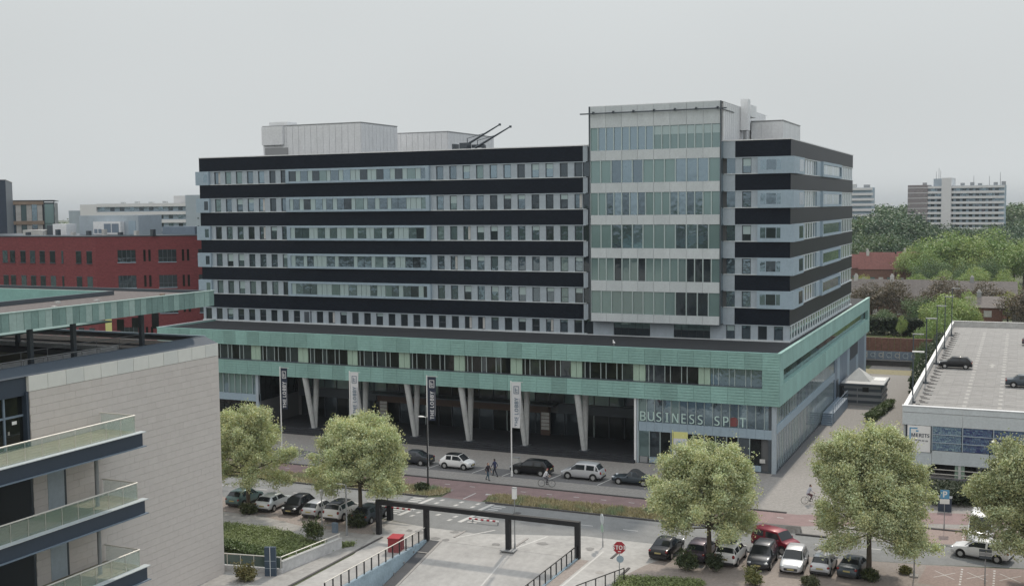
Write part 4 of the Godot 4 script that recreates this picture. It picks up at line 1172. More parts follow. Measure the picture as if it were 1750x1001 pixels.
# ---------------------------------------------------------------- houses and flats in the distance
func far_housing():
	# big gallery flats
	var T := thing("large_gallery_flats", "ten-storey white gallery flats with brick end and tall white stair shaft, aerials on roof", "flats", Vector3(-14, 0, -548), -0.1)
	put("wall", boxm(-16, 28, 0, 36, -12, -1.6, M.panel_blue), T)
	put("brick_end", boxm(-21.6, -11, 0, 36.6, -12, 0.2, M.flat_brick), T)
	for k in 13:
		put("gallery", boxm(-11, 28.4, 34.6 - 2.85 * k, 35.9 - 2.85 * k, -1.6, 0, M.flat_white), T)
		put("brick_line", boxm(-21.6, -11, 34.9 - 2.85 * k, 35.2 - 2.85 * k, 0.2, 0.3, M.flat_white), T)
		for j in 11:
			if k < 9: put("window", boxm(-9.5 + j * 3.3, -7.6 + j * 3.3, 33.2 - 2.85 * k, 34.5 - 2.85 * k, -1.6, -1.55, M.glass3 if (j * 3 + k) % 4 else M.glass1), T)
	put("stair_shaft", boxm(-3.6, 1.4, 0, 40.3, -14, 1.0, M.flat_white), T)
	put("lift_house", boxm(-8.5, -3.6, 36, 40.0, -12, -3, M.panel), T)
	for q in [[-15, 2], [5, 1.5], [10, 1.8], [14, 1.2], [22, 1.6], [26, 2.0]]: put("roof_box", boxm(q[0], q[0] + 2.0, 36, 36 + q[1], -9, -7, M.grey_metal), T)
	var ab := MB.new()
	for q in [[-7.6, 44], [-6.2, 46], [-5.3, 44.5], [12, 41.5], [20, 41], [25.5, 43]]: ab.tube(Vector3(q[0], 36, -6), Vector3(q[0], q[1], -6), 0.18, 0.1, 5)
	put("aerial", ab.mesh(M.grey_metal), T)
	T = thing("small_gallery_flats", "white gallery flats with horizontal balconies just visible past the dark office corner", "flats", Vector3(-52, 0, -522), -0.05)
	put("wall", boxm(-30, 0, 0, 35.4, -12, -1.6, M.panel_blue), T)
	for k in 12: put("gallery", boxm(-30, 0.6 + 0.35 * k, 34.0 - 2.85 * k, 35.3 - 2.85 * k, -1.6, 0, M.flat_white), T)
	put("roof_box", boxm(-5, -2, 35.4, 37, -9, -6, M.grey_metal), T)
	put("roof_box", boxm(-12, -9, 35.4, 37.4, -9, -6, M.off_white), T)
	# terraces of houses
	var red := [Vector3(-33, 0, -282), Vector3(-21, 0, -276), Vector3(-24, 0, -300), Vector3(-11, 0, -297), Vector3(-9, 0, -275), Vector3(-42, 0, -300)]
	for i in red.size(): house("red_roof_house", ["red roofed house behind the pale young tree, left end", "red roofed house with two chimneys below the dark woods", "red roofed house in the back row under the round pale tree", "red roofed house at the back beside the big green trees", "red roofed house nearest the pointed green tree", "red roofed house half hidden by the office corner"][i], red[i], 11.5, 7, 5.0, 9.5 + 0.4 * (i % 2), M.tile_red, M.house_brick, 0.05)
	house("grey_terrace", "long terrace with grey tiled roof behind the purple trees", Vector3(-3, 0, -158), 25, 9, 4.4, 9.0, M.tile_grey, M.house_brick, 0.05)
	house("grey_terrace", "shorter grey roofed terrace stepped behind the long terrace, right of it", Vector3(16, 0, -166), 12, 9, 4.4, 8.4, M.tile_grey, M.house_brick, 0.05)
	house("brick_house", "brown brick house with a wide white window behind the parking deck", Vector3(16.2, 0, -130), 7, 7, 5.6, 7.6, M.tile_grey, M.house_brick, 0.0)
	house("gable_house", "pale gabled house with chimney at the right edge of the view", Vector3(27.8, 0, -135), 12, 8, 5.4, 10.6, M.tile_grey, M.off_white, 1.1)
	var g := thing("garden_shed", "white flat-roofed garden shed under the purple trees", "shed", Vector3(3.6, 0, -121))
	put("wall", boxm(-2.6, 2.6, 0, 2.2, -3, 0, M.house_brick), g)
	put("roof", boxm(-2.9, 2.9, 2.2, 2.4, -3.2, 0.3, M.white), g)
	g = thing("garden_wall", "low orange brick garden wall behind the bushes of the parking deck", "wall", Vector3(22.5, 0, -112))
	put("wall", boxm(-3.5, 3.5, 0, 2.6, -0.3, 0, M.timber), g)
	put("coping", boxm(-3.55, 3.55, 2.6, 2.7, -0.35, 0.05, M.off_white), g)

func house(called: String, label: String, at: Vector3, w: float, d: float, eave: float, ridge: float, roof: Material, wall: Material, turn: float):
	var T := thing(called, label, "house", at, turn, "houses beyond the railway")
	put("wall", boxm(-w / 2, w / 2, 0, eave, -d / 2, d / 2, wall), T)
	var b := MB.new()
	var o := 0.35
	b.quad(Vector3(-w / 2 - o, eave - 0.1, d / 2 + o), Vector3(w / 2 + o, eave - 0.1, d / 2 + o), Vector3(w / 2 + o, ridge, 0), Vector3(-w / 2 - o, ridge, 0))
	b.quad(Vector3(w / 2 + o, eave - 0.1, -d / 2 - o), Vector3(-w / 2 - o, eave - 0.1, -d / 2 - o), Vector3(-w / 2 - o, ridge, 0), Vector3(w / 2 + o, ridge, 0))
	put("roof", b.mesh(roof), T)
	b = MB.new()
	for s in [-1.0, 1.0]:
		var x: float = s * w / 2
		b.tri(Vector3(x, eave, d / 2 * s), Vector3(x, eave, -d / 2 * s), Vector3(x, ridge - 0.15, 0))
	put("gable", b.mesh(wall), T)
	for k in maxi(1, int(w / 8.5)):
		var c := put("chimney", boxm(-w / 2 + 2.0 + k * 8.2, -w / 2 + 2.9 + k * 8.2, ridge - 0.8, ridge + 0.9, -0.4, 0.5, M.off_white if int(at.x) % 2 else M.grey_metal), T)
		put("pot", boxm(-w / 2 + 2.2 + k * 8.2, -w / 2 + 2.7 + k * 8.2, ridge + 0.9, ridge + 1.3, -0.15, 0.25, M.off_white), c)
	for k in int(w / 2.8):
		for f in 2 if eave > 5 else 1:
			put("window", boxm(-w / 2 + 0.8 + k * 2.7, -w / 2 + 2.3 + k * 2.7, 1.0 + f * 2.6, 2.3 + f * 2.6, d / 2, d / 2 + 0.05, M.glass1 if (k + f) % 2 else M.off_white), T)

# ---------------------------------------------------------------- trees
func crown_mesh(seed_: int, lobes: Array, clumps: int, leaves: int, spread: float, size: float, tint: Color, vary: float, shoots := 0, mkey := "leaf") -> ArrayMesh:
	var r := RandomNumberGenerator.new()
	r.seed = seed_
	var b := MB.new()
	b.colored = true
	var total := 0.0
	for l in lobes: total += l[1] * l[1]
	var spots := []
	for i in clumps:
		var t := r.randf() * total
		var L: Array = lobes[0]
		for l in lobes:
			t -= l[1] * l[1]
			if t <= 0:
				L = l
				break
		var d := Vector3(r.randfn(), r.randfn(), r.randfn()).normalized()
		var q: Vector3 = L[0] + d * L[1] * lerpf(0.35, 1.04, pow(r.randf(), 0.45)) * Vector3(1, 0.86, 1)
		spots.append(q)
		if shoots > 0 and d.y > 0.05 and r.randf() < 0.16:
			for k in r.randi_range(1, shoots): spots.append(q + (d * 0.6 + Vector3.UP).normalized() * (0.28 * (k + 1)))
	for q in spots:
		var k := 1.0 + r.randf_range(-vary, vary)
		var warm := r.randf_range(-0.1, 0.14)
		for j in leaves:
			var p: Vector3 = q + Vector3(r.randfn(), r.randfn() * 0.8, r.randfn()) * spread
			var nrm := Vector3(r.randfn(), r.randfn() + 0.5, r.randfn()).normalized()
			var u := nrm.cross(Vector3(r.randfn(), r.randfn(), r.randfn())).normalized() * size * r.randf_range(0.6, 1.2)
			var w := nrm.cross(u) * 0.62
			var kk := k * (1.0 + r.randf_range(-0.12, 0.12))
			b.col = Color(tint.r * kk * (1.0 + warm), tint.g * kk, tint.b * kk * (1.0 - warm))
			b.quad(p - u, p - w * 0.9 - u * 0.1, p + u, p + w * 0.9 - u * 0.1)
	return b.mesh(M[mkey])

func limb(b: MB, a: Vector3, e: Vector3, ra: float, rb: float, sag: float):
	var m := (a + e) / 2 + Vector3(0, -sag, 0)
	b.tube(a, m, ra, (ra + rb) / 2, 8, false)
	b.tube(m, e, (ra + rb) / 2, rb, 7, true)

func plume_crown(seed_: int, shafts: Array, per: int, leaves: int, size: float, tint: Color) -> ArrayMesh:   # leafy plumes along the outer ends of the branches
	var r := RandomNumberGenerator.new()
	r.seed = seed_
	var b := MB.new()
	b.colored = true
	for s in shafts:
		var a: Vector3 = s[0]
		var e: Vector3 = s[1]
		var rad: float = s[2]
		var d := (e - a).normalized()
		var k0 := 1.0 + r.randf_range(-0.16, 0.16)
		var n := int(per * rad * rad * (a.distance_to(e) + rad))
		for i in n:
			var t := pow(r.randf(), 0.72)
			var ax := a.lerp(e, t)
			var o := Vector3(r.randfn(), r.randfn(), r.randfn())
			o = (o - d * o.dot(d)).normalized() * rad * sqrt(r.randf()) * (1.12 - 0.88 * pow(t, 1.4))
			if r.randf() < 0.14: o = o.normalized() * (o.length() + rad * r.randf_range(0.25, 0.7))
			var q := ax + o + d * (r.randf_range(0.0, 0.35) + (0.7 * r.randf() if r.randf() < 0.08 else 0.0))
			var k := k0 * (1.0 + r.randf_range(-0.14, 0.14))
			var warm := r.randf_range(-0.1, 0.12)
			for j in leaves:
				var p := q + Vector3(r.randfn(), r.randfn() * 0.75, r.randfn()) * (0.13 + 0.06 * t)
				var nrm := Vector3(r.randfn(), r.randfn() + 0.7, r.randfn()).normalized()
				var u := nrm.cross(Vector3(r.randfn(), r.randfn(), r.randfn())).normalized() * size * r.randf_range(0.55, 1.25)
				var w := nrm.cross(u) * 0.62
				var kk := k * (1.0 + r.randf_range(-0.07, 0.07))
				b.col = Color(tint.r * kk * (1.0 + warm), tint.g * kk, tint.b * kk * (1.0 - warm))
				b.quad(p - u, p - w * 0.9 - u * 0.1, p + u, p + w * 0.9 - u * 0.1)
	return b.mesh(M.leaf)

func street_tree(called: String, label: String, at: Vector3, h: float, w: float, low: float, seed_: int, tint: Color, shoots: int, group: String, lean := 0.0, peak := 0.5):
	var r := RandomNumberGenerator.new()
	r.seed = seed_
	var T := thing(called, label, "tree", at, 0.0, group)
	var b := MB.new()
	var fork := low + 0.25
	b.tube(Vector3(0, -0.05, 0), Vector3(0.03, 0.5, 0), 0.3, 0.2, 10, false)
	b.tube(Vector3(0.03, 0.5, 0), Vector3(0, fork, 0), 0.2, 0.16, 10, false)
	b.tube(Vector3(0, fork, 0), Vector3(0.1, h * 0.82, 0.05), 0.16, 0.03, 8, false)
	var shafts := [[Vector3(0, fork + 1.0, 0), Vector3(0.1, h - 0.5, 0.05), w * 0.13]]
	for i in shoots:
		var f := (i + 0.5) / shoots                       # low branches first, the top ones last
		var a := i * 2.39996 + r.randf_range(-0.4, 0.4)
		var el := lerpf(-0.12, 1.25, pow(f, 0.8)) + r.randf_range(-0.16, 0.16)
		var start := Vector3(0, lerpf(fork, fork + (h - fork) * 0.45, f), 0)
		# how far the envelope lets this branch reach
		var reach := w * 0.5 * r.randf_range(0.74, 1.08)
		var up := (h - start.y) * r.randf_range(0.8, 1.03)
		var dir := Vector3(cos(a) * cos(el), 0, sin(a) * cos(el))
		var side := 1.0 + lean * cos(a) * (1.0 - f)
		var tip := start + Vector3(dir.x * reach * side, maxf(sin(el), -0.1) * up * lerpf(1.0, 0.9, peak * cos(el)), dir.z * reach)
		tip.y = clampf(tip.y, low + r.randf_range(-0.2, 0.5), h + r.randf_range(-0.3, 0.4))
		var inner := start.lerp(tip, 0.42)
		limb(b, start, tip, 0.07, 0.012, 0.12)
		shafts.append([inner, tip, w * r.randf_range(0.066, 0.115)])
		for k in 2:
			var m := start.lerp(tip, r.randf_range(0.5, 0.8))
			var e := m + Vector3(r.randfn(), r.randfn() * 0.6 + 0.35, r.randfn()).normalized() * w * r.randf_range(0.12, 0.2)
			limb(b, m, e, 0.03, 0.01, 0.04)
			shafts.append([m, e, w * r.randf_range(0.05, 0.085)])
	put("trunk", b.mesh(M.bark), T)
	put("crown", plume_crown(seed_, shafts, 74, 10, 0.085, tint), T)
	return T

func street_trees():
	var g := "young maples along the street"
	var tint := Color(0.5, 0.54, 0.315)
	street_tree("street_tree", "young pale green maple beside the beige block, first of the street row", Vector3(-41.0, 0, 41.7), 9.5, 8.2, 2.6, 101, tint, 34, g, 0.1)
	street_tree("street_tree", "round pale green maple standing over the white parked cars beside the gantry", Vector3(-28.9, 0, 42.0), 9.4, 9.4, 2.9, 112, tint, 42, g, 0.0)
	street_tree("street_tree", "pale green maple in front of the BUSINESS SPOT corner with a dark lower crown", Vector3(1.8, 0, 42.1), 9.6, 8.8, 2.5, 103, tint, 44, g, -0.25)
	street_tree("street_tree", "tall broad maple hiding the corner of the parking deck", Vector3(13.2, 0, 40.4), 11.2, 9.7, 2.8, 104, tint * 0.95, 50, g)
	street_tree("street_tree", "darker maple cut off by the right edge of the view", Vector3(23.9, 0, 37.8), 10.6, 8.8, 2.5, 105, tint * 0.82, 46, g)

func far_trees():
	var r := RandomNumberGenerator.new()
	r.seed = 404
	# crowns of four builds, unit height 10 m
	var kinds := []
	var greens := [Color(0.24, 0.335, 0.125), Color(0.3, 0.385, 0.15), Color(0.12, 0.185, 0.085), Color(0.14, 0.118, 0.088), Color(0.32, 0.35, 0.11)]
	for k in 5:
		for v in 2:
			var lobes := [[Vector3(0, 5.6, 0), 3.0]]
			for i in 9:
				var a := TAU * i / 9 + r.randf_range(-0.3, 0.3)
				lobes.append([Vector3(cos(a) * 2.6, r.randf_range(3.0, 7.4), sin(a) * 2.6), r.randf_range(1.3, 2.1)])
			lobes.append([Vector3(0.3, 8.0, 0), 1.8])
			kinds.append(crown_mesh(500 + k * 2 + v, lobes, 1300, 6, 0.27, 0.165, greens[k], 0.16))
	var cone := []
	for i in 9: cone.append([Vector3(0, 1.5 + i * 0.95, 0), 2.4 - i * 0.24])
	kinds.append(crown_mesh(520, cone, 420, 6, 0.25, 0.28, greens[1], 0.25))
	var tb := MB.new()
	tb.tube(Vector3(0, -0.2, 0), Vector3(0, 6.0, 0), 0.3, 0.16, 7, false)
	for i in 6:
		var a := TAU * i / 6
		limb(tb, Vector3(0, 2.4 + 0.4 * i, 0), Vector3(cos(a) * 2.3, 5.2 + 0.3 * i, sin(a) * 2.3), 0.12, 0.04, 0.2)
	var trunk := tb.mesh(M.bark)
	# [x, z, height, width factor, kind, label]
	var list := [
		[1.9, -268, 18.5, 1.3, 0, "broad green tree, biggest of the clump in front of the white flats"],
		[15.0, -275, 19.0, 1.3, 0, "broad green tree with rounded top right of the clump below the flats"],
		[9.0, -262, 16.5, 1.2, 1, "lighter green tree in the middle of the clump below the flats"],
		[-3.4, -255, 12.5, 1.2, 0, "green tree at the left of the clump beside the red roofs"],
		[-1.5, -238, 10.5, 1.3, 2, "dark green round tree in front of the clump beside the red roofs"],
		[8.2, -226, 10.0, 1.2, 2, "low dark green tree in front of the clump, behind the purple trees"],
		[24.0, -262, 16.0, 1.35, 0, "green tree at the right end of the clump behind the gabled house"],
		[21.0, -290, 15.0, 1.3, 2, "darker tree behind the right end of the clump"],
		[32.0, -255, 12.0, 1.4, 0, "green tree cut by the right edge behind the gabled house"],
		[14.5, -240, 11.0, 1.0, 2, "dark narrow tree in the gap left of the gabled house"],
		[-5.0, -175, 9.5, 0.9, 10, "pointed green conifer-shaped tree in front of the red roofs"],
		[-13.0, -170, 9.6, 0.8, 4, "pale yellow-green young tree beside the dark office corner"],
		[-9.5, -268, 13.5, 1.1, 1, "round pale green tree above the red roofs"],
		[-2.0, -138, 10.4, 1.25, 3, "purple-brown tree beside the copper podium corner"],
		[-7.5, -141, 9.6, 1.2, 3, "purple-brown tree partly behind the office corner"],
		[8.0, -139, 11.2, 1.25, 3, "purple-brown tree, second from the podium, before the grey terrace"],
		[15.6, -143, 10.0, 1.25, 3, "purple-brown tree in front of the brick house"],
		[24.5, -125, 10.4, 1.3, 3, "purple-brown tree at the right edge over the deck"],
		[20.6, -140, 8.2, 0.9, 4, "bright yellow-green small tree beside the gabled house"],
		[9.6, -112, 9.8, 1.15, 1, "light green tree right behind the deck lamps"],
		[13.4, -118, 9.8, 0.75, 1, "slim light green tree behind the farthest deck lamp"],
		[4.0, -128, 7.6, 1.2, 2, "dark bushy tree between the purple trees and the lawn"],
		[-3.0, -122, 5.2, 1.5, 2, "dark low tree next to the podium corner above the lawn"],
		[1.2, -116, 4.6, 0.6, 1, "small pale sapling on the trackside lawn"],
		[9.8, -80, 7.8, 1.0, 0, "loose grey-green willow beside the far end of the deck"],
		[10.2, -95, 8.6, 1.1, 0, "grey-green willow behind the trackside wall end"],
		[9.9, -58, 6.2, 0.75, 2, "dark shrubby tree squeezed along the deck side, far one"],
		[10.3, -44, 5.4, 0.6, 2, "dark shrubby tree squeezed along the deck side, near one"],
		[14.5, -98, 5.0, 1.5, 1, "leafy bush behind the back parapet, left"],
		[19.0, -97, 5.4, 1.6, 0, "leafy bush behind the back parapet, middle"],
		[25.0, -98, 5.0, 1.6, 1, "leafy bush behind the back parapet, right"],
		[-300, -170, 19, 1.4, 0, "lighter tree in front of the white gallery flats, left"],
		[-232, -150, 17.5, 1.2, 4, "pale green treetop in front of the white gallery flats"],
		[-221, -160, 17.5, 1.2, 1, "green treetop at the right end of the white gallery flats"],
		[-330, -230, 24, 1.5, 2, "dark far tree beside the timber-banded offices"],
		[-318, -205, 18, 1.2, 4, "pale far tree behind the roof plant of the red block"],
		[-350, -260, 23, 1.6, 2, "dark far tree behind the timber-banded offices"],
	]
	for q in list:
		var s: float = q[2] / 9.8
		var kind: int = q[4]
		var T := thing("far_tree", q[5], "tree", Vector3(q[0], 0, q[1]), r.randf() * TAU, "trees in the distance")
		var c := put("crown", kinds[10] if kind == 10 else kinds[kind * 2 + r.randi_range(0, 1)], T)
		c.scale = Vector3(s * q[3], s, s * q[3])
		var t := put("trunk", trunk, T)
		t.scale = Vector3(s * 0.9, s, s * 0.9)
	# more trees between the terraces and the clump
	for q in [[-1.0, -188, 9.0, "green tree between the grey terrace and the pointed tree"], [4.5, -196, 9.5, "green tree showing over the middle of the grey terrace roof"], [11.5, -200, 10.5, "green tree showing over the right end of the grey terrace roof"], [19.0, -205, 9.5, "green tree behind the shorter grey terrace"]]:
		var T2 := thing("far_tree", q[3], "tree", Vector3(q[0], 0, q[1]), r.randf() * TAU, "trees in the distance")
		var c2 := put("crown", kinds[r.randi_range(0, 3)], T2)
		c2.scale = Vector3.ONE * (q[2] / 9.8)
		put("trunk", trunk, T2).scale = Vector3.ONE * (q[2] / 9.8)
	# the park and roofs behind the viewer, which the panes of the office block mirror
	for i in 4:
		var hall := thing("low_hall", ["long low white-roofed hall mirrored in the office glazing", "wide grey-roofed hall mirrored in the left window strips", "white-roofed hall mirrored in the glazed bay", "small pale hall mirrored in the lower windows"][i], "hall", [Vector3(-95, 0, 190), Vector3(-190, 0, 230), Vector3(-45, 0, 250), Vector3(25, 0, 205)][i])
		var wd: float = [30, 40, 26, 16][i]
		put("wall", boxm(-wd, wd, 0, 7.5, -12, 12, M.panel_warm2), hall)
		put("roof", boxm(-wd - 0.3, wd + 0.3, 7.5, 7.9, -12.3, 12.3, M.white_metal if i % 2 == 0 else M.roof_felt), hall)
		for k in int(wd / 3.0): put("window", boxm(-wd + 1 + k * 6.0, -wd + 4.6 + k * 6.0, 2, 5.5, -12.05, -12, M.deep_glass), hall)
	# woods that read as one mass
	var mm := MultiMesh.new()
	mm.transform_format = MultiMesh.TRANSFORM_3D
	var low := []
	for k in 3: low.append(crown_mesh(600 + k, [[Vector3(0, 5, 0), 3.6], [Vector3(1.8, 6.2, 0.5), 2.6], [Vector3(-1.7, 6, -0.8), 2.5], [Vector3(0.2, 7.6, 0), 2.3], [Vector3(0, 2.6, 1.4), 2.9]], 620, 5, 0.42, 0.26, [Color(0.07, 0.12, 0.06), Color(0.1, 0.155, 0.07), Color(0.06, 0.11, 0.06)][k], 0.25))
	for g in 3:
		var tr := []
		for i in 130:
			var z := r.randf_range(-640, -330)
			var xr := 22.8 + (125.0 - z) * 0.04
			var x := r.randf_range(-40 - (-z - 330) * 0.35, xr + (125 - z) * 0.1)
			if x > -36 and x < 20 and z < -535: z += 190
			if absf(x + 14) < 26 and z > -545 and z < -470: z += 60
			var hh := r.randf_range(12, 17) * (1.0 if z > -450 else 1.1)
			if x < -22 - (-z - 400) * 0.05: hh *= 1.35
			if z > -400: hh *= 0.75
			var s := hh / 9.8
			tr.append(Transform3D(Basis(Vector3.UP, r.randf() * TAU).scaled(Vector3(s * 1.3, s, s * 1.3)), Vector3(x, -1.0, z)))
		for i in 110:
			var d := r.randf_range(430, 900)
			var a := r.randf_range(-0.87, -0.66)
			var s := r.randf_range(14, 22) / 9.8
			tr.append(Transform3D(Basis(Vector3.UP, r.randf() * TAU).scaled(Vector3(s * 1.5, s, s * 1.5)), Vector3(22.8 + sin(a) * d, -1.0, 125 - cos(a) * d)))
		for i in 90:
			var s := r.randf_range(13, 24) / 9.8
			tr.append(Transform3D(Basis(Vector3.UP, r.randf() * TAU).scaled(Vector3(s * 1.4, s, s * 1.4)), Vector3(r.randf_range(-420, 160), -1.0, r.randf_range(270, 480))))
		for i in 40:
			var s := r.randf_range(20, 27) / 9.8
			tr.append(Transform3D(Basis(Vector3.UP, r.randf() * TAU).scaled(Vector3(s * 1.6, s, s * 1.6)), Vector3(r.randf_range(-90, 60), -1.0, r.randf_range(-860, -640))))
		mm = MultiMesh.new()
		mm.transform_format = MultiMesh.TRANSFORM_3D
		mm.mesh = low[g]
		mm.instance_count = tr.size()
		for i in tr.size(): mm.set_instance_transform(i, tr[i])
		var o := MultiMeshInstance3D.new()
		o.multimesh = mm
		o.name = numbered("distant_woods")
		add_child(o)
		tag(o, "", "", "", "stuff")

func leaf_mass(called: String, label: String, cat: String, pts: Array, h: float, clumps: int, tint: Color, seed_: int, size := 0.1, kind := ""):   # a hedge or ground cover over a polygon
	var r := RandomNumberGenerator.new()
	r.seed = seed_
	var poly := PackedVector2Array()
	var lo := Vector2(1e9, 1e9)
	var hi := -lo
	for q in pts:
		var p := Vector2(q[0], q[1])
		poly.append(p)
		lo = lo.min(p)
		hi = hi.max(p)
	var b := MB.new()
	b.colored = true
	var done := 0
	while done < clumps:
		var p := Vector2(r.randf_range(lo.x, hi.x), r.randf_range(lo.y, hi.y))
		if not Geometry2D.is_point_in_polygon(p, poly): continue
		done += 1
		var y := h * (1.0 - 0.9 * pow(r.randf(), 2.5)) if h > 0.25 else h * r.randf()
		var k := 1.0 + r.randf_range(-0.25, 0.25)
		for j in 6:
			var c := Vector3(p.x + r.randfn() * 0.12, maxf(y + r.randfn() * 0.07, 0.02), p.y + r.randfn() * 0.12)
			var nrm := Vector3(r.randfn(), absf(r.randfn()) + 0.4, r.randfn()).normalized()
			var u := nrm.cross(Vector3(r.randfn(), r.randfn(), r.randfn())).normalized() * size * r.randf_range(0.6, 1.3)
			var w := nrm.cross(u) * 0.5
			b.col = Color(tint.r * k, tint.g * k, tint.b * k)
			b.quad(c - u, c - w, c + u, c + w)
	var o := put(called, b.mesh(M.leaf))
	tag(o, label, cat, "", kind)

func blades(called: String, pts: Array, n: int, h: float, tint: Color, seed_: int):   # standing grass
	var r := RandomNumberGenerator.new()
	r.seed = seed_
	var poly := PackedVector2Array()
	var lo := Vector2(1e9, 1e9)
	var hi := -lo
	for q in pts:
		var p := Vector2(q[0], q[1])
		poly.append(p)
		lo = lo.min(p)
		hi = hi.max(p)
	var nz := FastNoiseLite.new()
	nz.seed = seed_
	nz.frequency = 0.35
	var b := MB.new()
	b.colored = true
	var done := 0
	while done < n:
		var p := Vector2(r.randf_range(lo.x, hi.x), r.randf_range(lo.y, hi.y))
		if not Geometry2D.is_point_in_polygon(p, poly): continue
		done += 1
		var t := nz.get_noise_2d(p.x, p.y)
		var k := 1.0 + r.randf_range(-0.3, 0.3)
		b.col = Color(tint.r * k * (1.0 - 0.6 * maxf(t, 0)), tint.g * k, tint.b * k)
		var a := r.randf() * TAU
		var d := Vector3(cos(a), 0, sin(a))
		var o := Vector3(p.x, 0, p.y)
		var tip := o + Vector3(r.randfn() * 0.1, h * r.randf_range(0.5, 1.2) * (1.0 + 0.6 * t), r.randfn() * 0.1)
		b.tri(o - d * 0.07, o + d * 0.07, tip)
	var g := put(called, b.mesh(M.leaf))
	g.set_meta("kind", "stuff")

